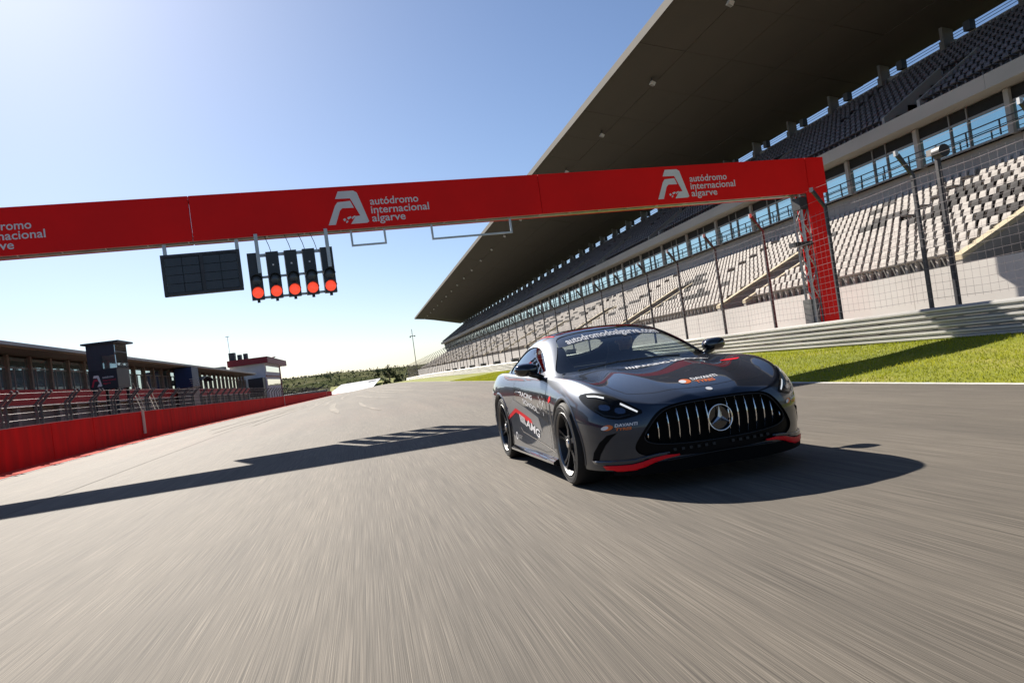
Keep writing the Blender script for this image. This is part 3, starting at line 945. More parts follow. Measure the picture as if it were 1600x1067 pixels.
# ------------------------------------------------------------------ pit building
MAT['pit_wall'] = M('pit building render', (.30, .265, .23), .85, var=.15, scale=.7, bmp=.1)
MAT['pit_soffit'] = M('pit roof soffit', (.26, .20, .145), .8, var=.12, scale=.5)
MAT['garage'] = M('garage shutter', (.20, .18, .16), .7, var=.15, scale=1.2, vec=(1, .4, 6))
MAT['column'] = M('brown column', (.20, .16, .125), .7, var=.15)
pb = empty('pit_building', (-28, 110, 0)); tag(pb, 'long low pit building with tall windows and a red parapet band', 'building')
PX = -24.0
PB0, PB1 = 28.0, 186.0
def zb(y): return zleft(y)
PBAY = 4.07
nb = int((PB1 - PB0) / PBAY)
off = (63.6 - PB0) % PBAY
ys = [PB0 + off - PBAY + PBAY * i for i in range(nb + 1)]
for i in range(len(ys) - 1):
    a, b = ys[i], ys[i + 1]
    m2 = MB(); m2.box(PX + .0, PX + .12, a + .01, b - .01, 2.86, 4.02, dz=zb); m2.build('parapet_panel', MAT['red_band'], pb)
    m2 = MB(); m2.box(PX - .52, PX - .27, a - .17, a + .17, 3.0, 6.55, dz=zb); m2.build('column', MAT['column'], pb)
    m2 = MB(); m2.box(PX - .54, PX - .48, a + .17, b - .17, 3.9, 6.42, dz=zb); fr = m2.build('window', MAT['pane_pit'], pb)
    m2 = MB(); m2.box(PX - .479, PX - .42, a + .17, b - .17, 5.62, 5.72, dz=zb); m2.box(PX - .479, PX - .425, a + 1.25, a + 1.33, 3.9, 5.62, dz=zb)
    m2.box(PX - .479, PX - .43, a + 2.8, a + 2.88, 3.9, 5.62, dz=zb); m2.build('mullion', MAT['frame'], fr)
    m2 = MB(); m2.box(PX - .42, PX - .30, a + .3, b - .3, -.3, 2.6, dz=zb); m2.build('garage_door', MAT['garage'], pb)
    m2 = MB(); m2.box(PX - .38, PX + .02, a - .3, a + .3, -.3, 2.86, dz=zb); m2.build('pillar', MAT['pit_wall'], pb)
    m2 = MB(); m2.box(PX - 8, PX + 1.55, a, b, 6.62, 6.72, dz=zb); m2.build('soffit_panel', MAT['pit_soffit'], pb)
    m2 = MB(); m2.box(PX - 9, PX + 1.8, a, b, 6.724, 6.96, dz=zb); m2.build('roof_panel', MAT['roof_top'], pb)
    m2 = MB(); m2.box(PX - 8, PX - .4, a, b, 2.62, 2.84, dz=zb); m2.build('floor_slab', MAT['pit_wall'], pb)
m2 = MB()
for i in range(len(ys) - 1):
    m2.box(PX - 8.2, PX - 8, ys[i], ys[i + 1], -.3, 6.6, dz=zb)
m2.build('rear_wall', MAT['pit_wall'], pb)
m2 = MB()
for i in range(len(ys) - 1):
    m2.box(PX + .12, PX + .16, ys[i], ys[i + 1], 2.80, 2.90, dz=zb)
m2.build('light_strip', MAT['white_wall'], pb)
for i, q in enumerate((48, 83, 96, 118, 139, 151)):
    m2 = MB(); m2.box(PX - 2.4, PX - 1.6, q - .5, q + .5, 6.96, 7.32, dz=zb); m2.build('roof_vent', MAT['concrete_warm'], pb)

# commentary tower standing in front of the pit building
MAT['navy'] = M('dark navy cladding', (.045, .045, .058), .55, var=.12, scale=1.5, vec=(8, 8, .5))
MAT['navy_dark'] = M('black sign panel', (.02, .02, .03), .5, var=.1)
MAT['booth_glass'] = window_mat('booth glass', (.55, .58, .62))
tw = empty('commentary_tower', (-19.5, 67.5, zleft(67))); tag(tw, 'dark boxy commentary tower with emblem standing before the pit building', 'tower')
tz = zleft(66); X_A, X_B, Y_A, Y_B = -19.65, -17.75, 65.2, 68.6
m2 = MB(); m2.box(X_A, X_B, Y_A, Y_B, 3.35 + tz, 6.65 + tz); tb = m2.build('cabin', MAT['navy'], tw)
m2 = MB(); m2.box(X_A + .04, X_B + .05, Y_A - .05, Y_B - .6, 3.32 + tz, 4.75 + tz); m2.build('sign_panel', MAT['navy_dark'], tw)
m2 = MB(); m2.box(X_A - .25, X_B + .45, Y_A - .3, Y_B + .3, 6.65 + tz, 6.78 + tz); m2.build('roof', MAT['steel_dark'], tw)
m2 = MB(); m2.box(X_B - .85, X_B + .03, Y_A - .035, Y_A + .2, 4.80 + tz, 5.75 + tz); m2.build('front_window', MAT['booth_glass'], tw)
m2 = MB(); m2.box(X_B - 1.0, X_B - .86, Y_A - .04, Y_A, 4.75 + tz, 5.85 + tz); m2.build('window_jamb', MAT['steel_dark'], tw)
m2 = MB(); m2.box(X_B - .02, X_B + .06, Y_A + .1, Y_B - .3, 4.80 + tz, 6.5 + tz); m2.build('side_window', MAT['booth_glass'], tw)
m2 = MB(); m2.box(X_B + .061, X_B + .075, Y_A + .1, Y_B - .3, 5.95 + tz, 6.05 + tz); m2.build('glazing_bar', MAT['steel_dark'], tw)
MAT['logo_red'] = M('red logo vinyl', (.5, .02, .05), .5, var=.05)
for part, mt in ((0, 'white'), (1, 'logo_red')):
    m2 = MB(); poly = LOGO[part]
    m2.add([(X_A + .10 + u * .70, Y_A - .056, 3.55 + tz + v * .95) for u, v in poly], [tuple(t) for t in tessellate_polygon([[Vector((u, v, 0)) for u, v in poly]])])
    m2.build('emblem', MAT[mt], tw, recalc=False)
for body, zb_, mt in (('aut\u00f3dromo', 4.12, 'white'), ('internacional', 3.9, 'logo_red'), ('algarve', 3.68, 'logo_red')):
    V, F, t_w = text2d(body, .012); m2 = MB()
    kx = {'aut\u00f3dromo': .75, 'internacional': .9, 'algarve': .52}[body] / t_w
    m2.add([(X_A + .92 + x * kx, Y_A - .056, zb_ + tz + y * .22) for x, y in V], F); m2.build('lettering', MAT[mt], tw, recalc=False)
for x, y in ((X_A + .2, Y_A + .2), (X_B - .2, Y_A + .2), (X_A + .2, Y_B - .2), (X_B - .2, Y_B - .2)):
    m2 = MB(); m2.box(x - .1, x + .1, y - .1, y + .1, -.4 + tz, 3.34 + tz); m2.build('leg', MAT['steel_dark'], tw)
for q in range(12):
    m2 = MB(); m2.box(X_B + .15 + .0 * q, X_B + 1.15, 71.6 - q * .26, 71.9 - q * .26, .22 * q + tz, .22 * q + .05 + tz); m2.build('stair_tread', MAT['white_wall'], tw)
m2 = MB()
for xx in (X_B + .14, X_B + 1.16):
    m2.tube([(xx, 71.9, .9 + tz), (xx, 68.7, 3.6 + tz)], .03, 5); m2.tube([(xx, 71.9, .0 + tz), (xx, 68.7, 2.7 + tz)], .05, 5)
m2.build('handrail', MAT['steel'], tw)

# blue clad stair box on the terrace, with a white stair beside it
MAT['blue'] = M('blue cladding', (.012, .035, .12), .5, var=.1)
z = zleft(112)
e = empty('blue_stair_box', (-22.6, 114, z)); tag(e, 'dark blue clad box in front of the pit building windows', 'stair box')
m2 = MB(); m2.box(-23.7, -21.6, 112.2, 116.5, 3.95 + z, 6.5 + z); m2.build('cladding', MAT['blue'], e)
m2 = MB()
for q in range(5): m2.box(-21.5, -20.6, 111 - q * .35, 111.3 - q * .35, 3.9 + q * .24 + z, 3.96 + q * .24 + z)
m2.build('stair_tread', MAT['white_wall'], e)
m2 = MB(); m2.box(-23.6, -21.7, 112.3, 116.4, -.3 + z, 3.94 + z); m2.build('plinth', MAT['pit_wall'], e)
e = empty('terrace_canopy', (-22.3, 124, z)); tag(e, 'small black arched canopy on the pit building terrace', 'canopy')
m2 = MB(); arc = [(118.5 + 9 * t, 4.85 + .55 * math.sin(math.pi * t)) for t in np.linspace(0, 1, 13)]
m2.prism([(y, a + z) for y, a in arc] + [(y, a + z - .12) for y, a in reversed(arc)], 'x', -22.9, -21.6); m2.build('canopy_top', MAT['black'], e)
m2 = MB()
for y in (118.8, 123, 127.2): m2.box(-22.0, -21.9, y - .05, y + .05, .0 + z, 4.9 + z)
m2.build('support', MAT['black'], e)

# race control building at the end of the pits
MAT['ctrl_white'] = M('control building render', (.62, .62, .66), .7, var=.08, scale=.5)
MAT['red_roof'] = M('dark red fascia', (.24, .012, .02), .55, var=.1)
rc = empty('control_building', (-26, 206, zleft(205))); z = zleft(205)
tag(rc, 'white control building with dark red roof edge at the far end of the pits', 'building')
m2 = MB(); m2.box(-29, -21.5, 192, 224, -.5 + z, 9.4 + z); m2.build('wall', MAT['ctrl_white'], rc)
m2 = MB(); m2.box(-29.2, -20.6, 190.8, 236, 9.4 + z, 10.8 + z); rf = m2.build('roof', MAT['red_roof'], rc)
m2 = MB(); m2.box(-29.1, -20.8, 191, 235.8, 9.36 + z, 9.395 + z); m2.build('soffit', MAT['ctrl_white'], rf)
m2 = MB(); m2.prism([(205, 10.8 + z), (228, 12.1 + z), (229, 11.9 + z), (214, 10.8 + z)], 'x', -27, -22.5); m2.build('canopy_wing', MAT['concrete_warm'], rf)
for z0, z1, nm in ((7.5, 8.8, 'upper_window'), (4.4, 5.8, 'lower_window')):
    m2 = MB(); m2.box(-21.52, -21.42, 193.5, 222, z0 + z, z1 + z); w = m2.build(nm, MAT['booth_glass'], rc)
m2 = MB(); m2.box(-21.5, -21.3, 192, 224, 6.45 + z, 6.7 + z); m2.box(-21.5, -21.28, 223.3, 224, -.4 + z, 9.3 + z); m2.build('floor_band', MAT['red_roof'], rc)
m2 = MB(); m2.box(-24.5, -22.2, 232, 234, -.5 + z, 9.35 + z); m2.build('stair_column', MAT['ctrl_white'], rc)
m2 = MB(); m2.box(-24.8, -21.7, 187.2, 191.8, 2.2 + z, 6.2 + z); m2.build('dark_box', MAT['navy_dark'], rc)
m2 = MB(); m2.box(-36, -29.3, 186, 190, 6 + z, 9.6 + z); m2.build('plant_room', MAT['concrete'], rc)
for q, (x, w, h) in enumerate(((-27.2, .8, 1.2), (-25.9, .8, 1.3), (-29.0, 1.3, 1.8))):
    m2 = MB(); m2.box(x, x + w, 193, 195, 10.8 + z, 10.8 + h + z); m2.build('roof_unit', MAT['steel_dark'], rf)
m2 = MB(); m2.tube([(-28.8, 194, 10.8 + z), (-28.9, 194, 16.5 + z)], .05, 6); m2.box(-29.3, -28.5, 193.9, 194.1, 16.3 + z, 16.42 + z); m2.build('antenna', MAT['steel'], rf)

# ------------------------------------------------------------------ far end of the straight
def leaf_mat(name, c0, c1):
    m, nt, b = new_mat(name)
    f = pos_noise(nt, .5, detail=3)
    nt.links.new(ramp(nt, f, [(.35, c0), (.65, c1)]), b.inputs['Base Color'])
    b.inputs['Roughness'].default_value = .8; b.inputs['Specular IOR Level'].default_value = .1
    return m
MAT['leaf'] = leaf_mat('pine foliage', (.020, .032, .012), (.045, .065, .02))
MAT['leaf_hazed'] = leaf_mat('scrub with painted haze', (.06, .075, .035), (.12, .135, .07))  # foliage lightened so its colour stands in for haze in the air
MAT['bark'] = M('bark', (.09, .065, .045), .9, var=.3, scale=4, bmp=.3)
def tree(name, x, y, z, h, w, label, mat='leaf', n=420, trunk=.35, group='trees beyond the end of the straight'):
    e = empty(name, (x, y, z)); rr = np.random.default_rng(int(abs(x * 13 + y * 7)) % 99991)
    m2 = MB(); m2.tube([(x, y, z - 1.5), (x + .03 * w, y, z + h * .45), (x - .02 * w, y, z + h * .9)], [.035 * h, .022 * h, .006 * h], 7)
    for q in range(6):
        a = q * 1.05 + rr.random(); hh = h * (trunk + .1 * q * (1 - trunk))
        m2.tube([(x, y, z + hh), (x + math.cos(a) * w * .4, y + math.sin(a) * w * .4, z + hh + h * .1)], [.012 * h, .004 * h], 5)
    m2.build('trunk', MAT['bark'], e)
    # crown: leaf clumps in several uneven lobes
    vs = []; fs = []
    lobes = [(rr.normal(0, .28) * w, rr.normal(0, .28) * w, h * (trunk + (1 - trunk) * (.15 + .8 * rr.random())), w * (.18 + .2 * rr.random())) for _ in range(11)]
    for q in range(n):
        lx, ly, lz, lr = lobes[rr.integers(len(lobes))]
        d = rr.normal(size=3); d /= np.linalg.norm(d); r_ = lr * rr.random() ** .4
        c = np.array([x + lx + d[0] * r_, y + ly + d[1] * r_, z + lz + d[2] * r_ * .75])
        u = rr.normal(size=3); u /= np.linalg.norm(u); v = np.cross(u, rr.normal(size=3)); v /= np.linalg.norm(v)
        s = w * (.05 + .06 * rr.random())
        b = len(vs); vs += [tuple(c - u * s), tuple(c + v * s * .7), tuple(c + u * s), tuple(c - v * s * .7)]
        fs.append((b, b + 1, b + 2, b + 3))
    m3 = MB(); m3.add(vs, fs); m3.build('crown', MAT[mat], e, recalc=False)
    tag(e, label, 'tree', group)
for i, (x, y, h, w) in enumerate([(9.2, 330, 10.0, 3.4), (5.6, 345, 8.2, 3.2), (2.0, 360, 5, 3.5), (11.8, 325, 6.0, 3.6), (7.6, 310, 4, 2.6), (10.4, 305, 3.6, 3.4)]):
    tree('pine_tree', x, y, TZ(x, y) + 1.2, h, w, ['tall dark pine beyond the end of the right fence', 'mid-sized dark pine left of the tallest one', 'low round pine leftmost beside the white hoarding',
        'dark pine hard against the end of the right fence', 'small bushy pine in front of the tall pine', 'low bush at the foot of the right fence end'][i])
for i in range(16):
    x = -62 + i * 4.6 + RNG.uniform(-1.5, 1.5); y = 420 + RNG.uniform(-25, 40)
    tree('broadleaf_tree', x, y, TZ(x, y) + .5, RNG.uniform(3.2, 5.0), RNG.uniform(5, 8), (ORD[i].replace('nearest', 'leftmost') + (' from the left, ' if i else ', ') + 'dark round tree in the belt below the far hill'), 'leaf_hazed', 260, .25, 'tree belt below the far hill')
def scrub():
    vs = []; fs = []
    for q in range(1500):
        x = RNG.uniform(-190, 60); y = RNG.uniform(540, 1050); z = TZ(x, y)
        for t in range(3):
            c = np.array([x, y, z + .6]) + RNG.normal(size=3) * np.array([1.4, 1.4, .6]); u = RNG.normal(size=3); v = RNG.normal(size=3)
            b = len(vs); vs += [tuple(c - u * .8), tuple(c + v * .7), tuple(c + u * .8)]; fs.append((b, b + 1, b + 2))
    m2 = MB(); m2.add(vs, fs); o = m2.build('scrub', MAT['leaf_hazed'], None, recalc=False)
    tag(o, 'dark green scrub scattered over the far hillside', 'scrub', kind='stuff')
scrub()
# white hoarding lying on the bank at the end of the straight
def hoarding():
    e = empty('hoarding', (-9, 330, -3)); tag(e, 'white sloping advertising hoarding on the bank at the end of the straight', 'hoarding')
    m2 = MB(); m2.add([(-15.5, 318, -3.2), (2.2, 322, -2.1), (6.0, 338, 1.0), (-9.5, 335, .55), (-15.5, 318, -3.4), (2.2, 322, -2.3), (6.0, 338, .8), (-9.5, 335, .35)],
                      [(0, 1, 2, 3), (7, 6, 5, 4), (0, 4, 5, 1), (1, 5, 6, 2), (2, 6, 7, 3), (3, 7, 4, 0)])
    m2.build('board', MAT['white'], e)
    for i in range(5):
        x = -12 + 4 * i
        m2 = MB(); m2.box(x - .1, x + .1, 334, 334.2, -6, -.2 + i * .2); m2.build('strut', MAT['steel_dark'], e)
    m2 = MB(); m2.add([(1.0, 334, .62), (4.0, 335, .80), (3.6, 336.2, .90), (.6, 335.4, .74)], [(0, 1, 2, 3)]); m2.build('print', MAT['steel_dark'], e)
    bank = MB(); bank.add([(-30, 312, -5), (10, 314, -4.5), (12, 342, .4), (-18, 340, .1), (-20, 360, -5), (14, 360, -5)], [(0, 1, 2, 3), (3, 2, 5, 4)])
    o = bank.build('grass_bank', MAT['verge'], None); tag(o, kind='structure')
hoarding()
# grey low wall and far paddock units on the left, mast lamp at right
e = empty('paddock_store', (-24, 300, -4)); tag(e, 'low grey store with pale roof beyond the pit exit', 'building')
m2 = MB(); m2.box(-32, -14, 300, 308, -6, -.6); m2.build('wall', MAT['concrete'], e)
m2 = MB(); m2.box(-32.4, -13.6, 299.5, 308.5, -.6, -.3); m2.build('roof', MAT['roof_top'], e)
e = empty('light_mast', (18.0, 292, 0)); tag(e, 'thin light mast beyond the far end of the grandstand', 'mast')
m2 = MB(); m2.tube([(18.0, 292, -3), (18.0, 292, 16.5)], [.16, .09], 7); m2.build('pole', MAT['steel_dark'], e)
m2 = MB(); m2.box(17.1, 18.9, 291.9, 292.1, 14.0, 14.2); m2.box(17.0, 17.4, 291.7, 292.3, 13.6, 14.0); m2.box(18.6, 19.0, 291.7, 292.3, 13.8, 14.2); m2.build('lamp_head', MAT['steel_dark'], e)
# ------------------------------------------------------------------ the sports car
# local axes: x to the right of the picture, y from the front axle to the tail, z up
car = empty('sports_car', (2.558, 6.97, 0)); car.rotation_euler = (0, 0, .03); car.scale = (.985, 1, 1)
tag(car, 'dark grey two-door sports coupe with racing decals driving towards the viewer', 'car')
def paint_mat():
    m, nt, b = new_mat('graphite metallic paint')
    f = pos_noise(nt, 900, detail=1, coord='obj')
    c = ramp(nt, f, [(.35, (.016, .025, .044)), (.65, (.030, .043, .066))])
    nt.links.new(c, b.inputs['Base Color'])
    b.inputs['Metallic'].default_value = .85
    b.inputs['Roughness'].default_value = .44
    b.inputs['Coat Weight'].default_value = 1.0
    b.inputs['Coat Roughness'].default_value = .015
    return m
P_ = {}
P_['paint'] = paint_mat()
P_['gloss'] = M('gloss black trim', (.008, .008, .009), .08, var=0, coat=1.0)
P_['trim'] = M('satin black trim', (.013, .013, .014), .42, var=.1, scale=20, coord='obj')
P_['rubber'] = M('tyre rubber', (.016, .016, .017), .72, var=.25, scale=30, coord='obj', spec=.3)
P_['chrome'] = M('chrome', (.78, .78, .79), .07, 1.0, var=0)
P_['rimdark'] = M('dark alloy', (.03, .031, .034), .5, .7, var=.1, scale=12, coord='obj')
P_['rimedge'] = M('machined alloy', (.62, .61, .60), .28, 1.0, var=.05, scale=12, coord='obj')
P_['rimlip'] = M('satin alloy lip', (.24, .24, .24), .42, .9, var=.05, scale=12, coord='obj')
P_['disc'] = M('brake disc', (.28, .27, .26), .35, .9, var=.1, scale=30, coord='obj')
P_['red'] = M('red lip', (.80, .006, .016), .4, var=0, spec=.2)
P_['white'] = M('white vinyl decal', (.78, .78, .79), .4, var=0)
P_['grey'] = M('silver grey decal', (.30, .30, .30), .35, .3, var=.05, scale=12, coord='obj')
P_['orange'] = M('orange decal', (.75, .16, .015), .4, var=0)
P_['black_decal'] = M('black decal', (.010, .010, .011), .25, var=0, coat=.8)
P_['interior'] = M('black leather', (.016, .015, .015), .6, var=.2, scale=15, coord='obj')
P_['glass'] = glass_mat('windscreen glass', (.78, .84, .82))
P_['glass_side'] = glass_mat('side window glass', (.66, .72, .71), 1.6)
P_['lens'] = glass_mat('headlight cover', (.9, .92, .94), 1.22)
def drl_mat():
    m, nt, b = new_mat('daytime running light')
    b.inputs['Base Color'].default_value = (.9, .9, .9, 1)
    b.inputs['Emission Color'].default_value = (1, .97, .92, 1); b.inputs['Emission Strength'].default_value = .35
    return m
P_['drl'] = drl_mat()
P_['proj'] = M('projector lens', (.05, .08, .14), .10, .6, var=0, coat=1)

def cpart(name, me, mats, parent=None, smooth=False):
    o = link(name, me, mats, None, smooth)
    o.parent = parent or car
    return o
def cmb(mb, name, mats, parent=None, smooth=False):
    o = mb.build(name, mats, None, smooth); o.parent = parent or car
    return o

def cage_mesh(stations, ring_closed, cap):
    """mirror half sections into rings and skin them"""
    vs = []; fs = []
    for y, half in stations:
        if ring_closed:
            ring = [(x, z) for x, z in half] + [(-x, z) for x, z in reversed(half[1:-1])]
        else:
            ring = [(x, z) for x, z in half] + [(-x, z) for x, z in reversed(half[:-1])]
        vs += [(x, y, z) for x, z in ring]
    n = len(ring); m = len(stations)
    for j in range(m - 1):
        for i in range(n if ring_closed else n - 1):
            k = (i + 1) % n
            fs.append((j * n + i, j * n + k, (j + 1) * n + k, (j + 1) * n + i))
    if cap:
        for j in (0, m - 1):      # ladder of quads across the end
            h = n // 2
            for i in range(h):
                a, b, c, d = i, i + 1, (n - i - 1) % n, (n - i) % n
                q = [j * n + t for t in (a, b, c, d)]
                q2 = []
                for t in q:
                    if t not in q2: q2.append(t)
                if len(q2) >= 3: fs.append(tuple(q2))
    me = bpy.data.meshes.new('cage'); me.from_pydata(vs, [], fs); me.update()
    bm = bmesh.new(); bm.from_mesh(me); bmesh.ops.recalc_face_normals(bm, faces=bm.faces); bm.to_mesh(me); bm.free()
    return me
def evaluated(me, mods):
    """mesh after a list of (type, settings) modifiers"""
    o = bpy.data.objects.new('tmp', me); COL.objects.link(o)
    for t, st in mods:
        md = o.modifiers.new(t, t)
        for k, v in st.items(): setattr(md, k, v)
    dg = bpy.context.evaluated_depsgraph_get()
    r = bpy.data.meshes.new_from_object(o.evaluated_get(dg))
    bpy.data.objects.remove(o, do_unlink=True)
    return r
def boolean(me, cutters, op='DIFFERENCE'):
    o = bpy.data.objects.new('tmp', me); COL.objects.link(o)
    tmp = []
    for c in cutters:
        co = bpy.data.objects.new('cut', c); COL.objects.link(co); tmp.append(co)
        md = o.modifiers.new('b', 'BOOLEAN'); md.operation = op; md.object = co; md.solver = 'EXACT'
        try: md.material_mode = 'TRANSFER'
        except Exception: pass
    dg = bpy.context.evaluated_depsgraph_get()
    r = bpy.data.meshes.new_from_object(o.evaluated_get(dg))
    bpy.data.objects.remove(o, do_unlink=True)
    for c in tmp: bpy.data.objects.remove(c, do_unlink=True)
    return r
def cutter(mb, mat):
    me = mb.mesh('cutter'); me.materials.append(mat)
    bm = bmesh.new(); bm.from_mesh(me); bmesh.ops.remove_doubles(bm, verts=bm.verts, dist=1e-6); bmesh.ops.recalc_face_normals(bm, faces=bm.faces); bm.to_mesh(me); bm.free()
    return me
def cyl(mb, axis, a, b, cy, cz, r, n=64):
    poly = [(cy + r * math.cos(2 * math.pi * k / n), cz + r * math.sin(2 * math.pi * k / n)) for k in range(n)]
    mb.prism(poly, axis, a, b)
    return mb

def sec(zb, low, mid, sh, up, cr, va, dm, zc):
    w = 1.012
    return [(0, zb), (low[0] * .6, zb), (low[0] * .95, zb + .004), (low[0] * w, low[1]), (mid[0] * w, mid[1]), (sh[0] * w, sh[1]), (up[0] * w, up[1]),
            (cr[0], cr[1] + .006), (va[0], va[1] - .008), (dm[0], dm[1] + .010), (0, zc)]
BODY = [
 (-1.012, sec(.25, (.15, .27), (.19, .36), (.20, .46), (.19, .55), (.16, .598), (.11, .606), (.06, .609), .610)),
 (-.990, sec(.18, (.33, .20), (.37, .34), (.385, .47), (.37, .57), (.32, .626), (.23, .640), (.12, .646), .648)),
 (-.925, sec(.15, (.54, .18), (.575, .34), (.59, .48), (.565, .585), (.50, .646), (.37, .672), (.20, .683), .687)),
 (-.815, sec(.145, (.71, .18), (.735, .35), (.745, .50), (.715, .602), (.635, .680), (.48, .708), (.26, .723), .727)),
 (-.64, sec(.14, (.845, .17), (.865, .36), (.875, .53), (.845, .655), (.755, .748), (.57, .752), (.31, .768), .768)),
 (-.41, sec(.135, (.918, .17), (.935, .38), (.947, .57), (.925, .72), (.812, .828), (.60, .806), (.34, .818), .810)),
 (-.10, sec(.13, (.945, .17), (.96, .40), (.972, .60), (.958, .78), (.85, .889), (.62, .856), (.36, .868), .854)),
 (.25, sec(.13, (.945, .17), (.955, .40), (.965, .60), (.955, .79), (.86, .907), (.64, .886), (.37, .904), .888)),
 (.60, sec(.13, (.94, .17), (.932, .40), (.943, .62), (.94, .79), (.87, .915), (.70, .915), (.40, .936), .925)),
 (.95, sec(.13, (.935, .16), (.918, .40), (.935, .63), (.93, .80), (.87, .923), (.75, .935), (.40, .945), .945)),
 (1.5, sec(.13, (.94, .16), (.912, .40), (.93, .64), (.93, .81), (.87, .933), (.75, .945), (.40, .95), .95)),
 (2.0, sec(.13, (.95, .16), (.93, .40), (.945, .65), (.95, .83), (.89, .950), (.75, .958), (.40, .96), .96)),
 (2.4, sec(.13, (.95, .17), (.96, .42), (.975, .65), (.975, .85), (.90, .976), (.75, .975), (.40, .97), .97)),
 (2.75, sec(.14, (.95, .18), (.978, .42), (.990, .65), (.985, .86), (.91, .986), (.75, .98), (.40, .975), .975)),
 (3.15, sec(.16, (.94, .20), (.97, .42), (.98, .65), (.965, .84), (.88, .966), (.72, .966), (.40, .965), .965)),
 (3.50, sec(.20, (.90, .24), (.93, .45), (.935, .66), (.91, .83), (.82, .942), (.66, .946), (.38, .945), .945)),
 (3.70, sec(.26, (.80, .30), (.84, .48), (.84, .68), (.82, .82), (.74, .915), (.60, .925), (.34, .927), .927)),
 (3.79, sec(.34, (.60, .37), (.64, .50), (.64, .68), (.62, .79), (.56, .86), (.40, .87), (.2, .872), .872)),
]
body_cage = cage_mesh(BODY, True, True)
# character lines: fender crest, shoulder, bonnet dome edge and the leading edge of the nose stay crisp
cr = body_cage.attributes.new('crease_edge', 'FLOAT', 'EDGE')
NRG = 20; LONG = {7: .45, 13: .45, 5: .30, 15: .30, 9: .55, 11: .55, 3: .5, 17: .5}
for e in body_cage.edges:
    a, b = e.vertices
    ia, ib, ja, jb = a % NRG, b % NRG, a // NRG, b // NRG
    if ia == ib and ia in LONG and (ia not in (9, 11) or max(ja, jb) <= 8):
        cr.data[e.index].value = LONG[ia]
    elif ja == jb == 2 and min(ia, ib) >= 7 and max(ia, ib) <= 13:
        cr.data[e.index].value = .45
body_full = evaluated(body_cage, [('SUBSURF', dict(levels=3, render_levels=3))])
def bvh_of(me):
    return BVHTree.FromPolygons([v.co.copy() for v in me.vertices], [tuple(p.vertices) for p in me.polygons])
BV = bvh_of(body_full)

MODES = {'front': (lambda a, b: Vector((a, -4, b)), Vector((0, 1, 0))), 'top': (lambda a, b: Vector((a, b, 4)), Vector((0, 0, -1))),
         'left': (lambda a, b: Vector((-4, a, b)), Vector((1, 0, 0))), 'right': (lambda a, b: Vector((4, a, b)), Vector((-1, 0, 0)))}
def drape(name, V2, F, mode, mats, parent=None, off=.003, maxlen=.035, bvh=None, smooth=True, thick=0.0):
    """lay a flat outline on the bodywork by casting it along one axis"""
    bv = bvh or BV
    bm = bmesh.new()
    bv_ = [bm.verts.new((a, b, 0)) for a, b in V2]
    for f in F:
        try: bm.faces.new([bv_[i] for i in f])
        except ValueError: pass
    for it in range(6):
        long_e = [e for e in bm.edges if e.calc_length() > maxlen]
        if not long_e: break
        bmesh.ops.subdivide_edges(bm, edges=long_e, cuts=1, use_grid_fill=False)
        bmesh.ops.triangulate(bm, faces=[f for f in bm.faces if len(f.verts) > 3])
    org, d = MODES[mode]
    last = None
    for v in bm.verts:
        o_ = org(v.co.x, v.co.y)
        hit, nor, _, _ = bv.ray_cast(o_, d)
        if hit is None:
            hit, nor, _, _ = bv.find_nearest(o_ + d * 3.1)
        if nor.dot(d) > 0: nor = -nor
        v.co = hit + nor * off
    bm.normal_update()
    s = sum(f.normal.dot(d) * f.calc_area() for f in bm.faces)
    if s > 0: bmesh.ops.reverse_faces(bm, faces=bm.faces)
    if thick:
        bmesh.ops.solidify(bm, geom=bm.faces[:], thickness=thick)
    me = bpy.data.meshes.new(name); bm.to_mesh(me); bm.free()
    return cpart(name, me, mats, parent, smooth)
def poly_fill(poly):
    return poly, [tuple(t) for t in tessellate_polygon([[Vector((a, b, 0)) for a, b in poly]])]
def drape_poly(name, poly, mode, mats, parent=None, **k):
    V, F = poly_fill(poly)
    return drape(name, V, F, mode, mats, parent, **k)
def strip(pts, w):
    P = [Vector(p) for p in pts]; L = []; Rr = []
    for i, p in enumerate(P):
        d = (P[min(i + 1, len(P) - 1)] - P[max(i - 1, 0)]).normalized(); n = Vector((-d.y, d.x))
        L.append(tuple(p + n * w / 2)); Rr.append(tuple(p - n * w / 2))
    V = L + Rr; n = len(P)
    return V, [(i, i + 1, n + i + 1, n + i) for i in range(n - 1)]
def drape_strip(name, pts, w, mode, mats, parent=None, **k):
    V, F = strip(pts, w)
    return drape(name, V, F, mode, mats, parent, **k)
def drape_text(name, body, org, u, v, mode, mat, parent=None, bold=.02, shear=0, **k):
    """org baseline start, u = full-width vector, v = full-height vector (cap height)"""
    V, F, tw = text2d(body, bold, shear)
    V2 = [(org[0] + u[0] * x / tw + v[0] * y / .72, org[1] + u[1] * x / tw + v[1] * y / .72) for x, y in V]
    return drape(name, V2, F, mode, mat, parent, maxlen=.05, smooth=False, **k)
mir = lambda poly: [(-a, b) for a, b in poly]

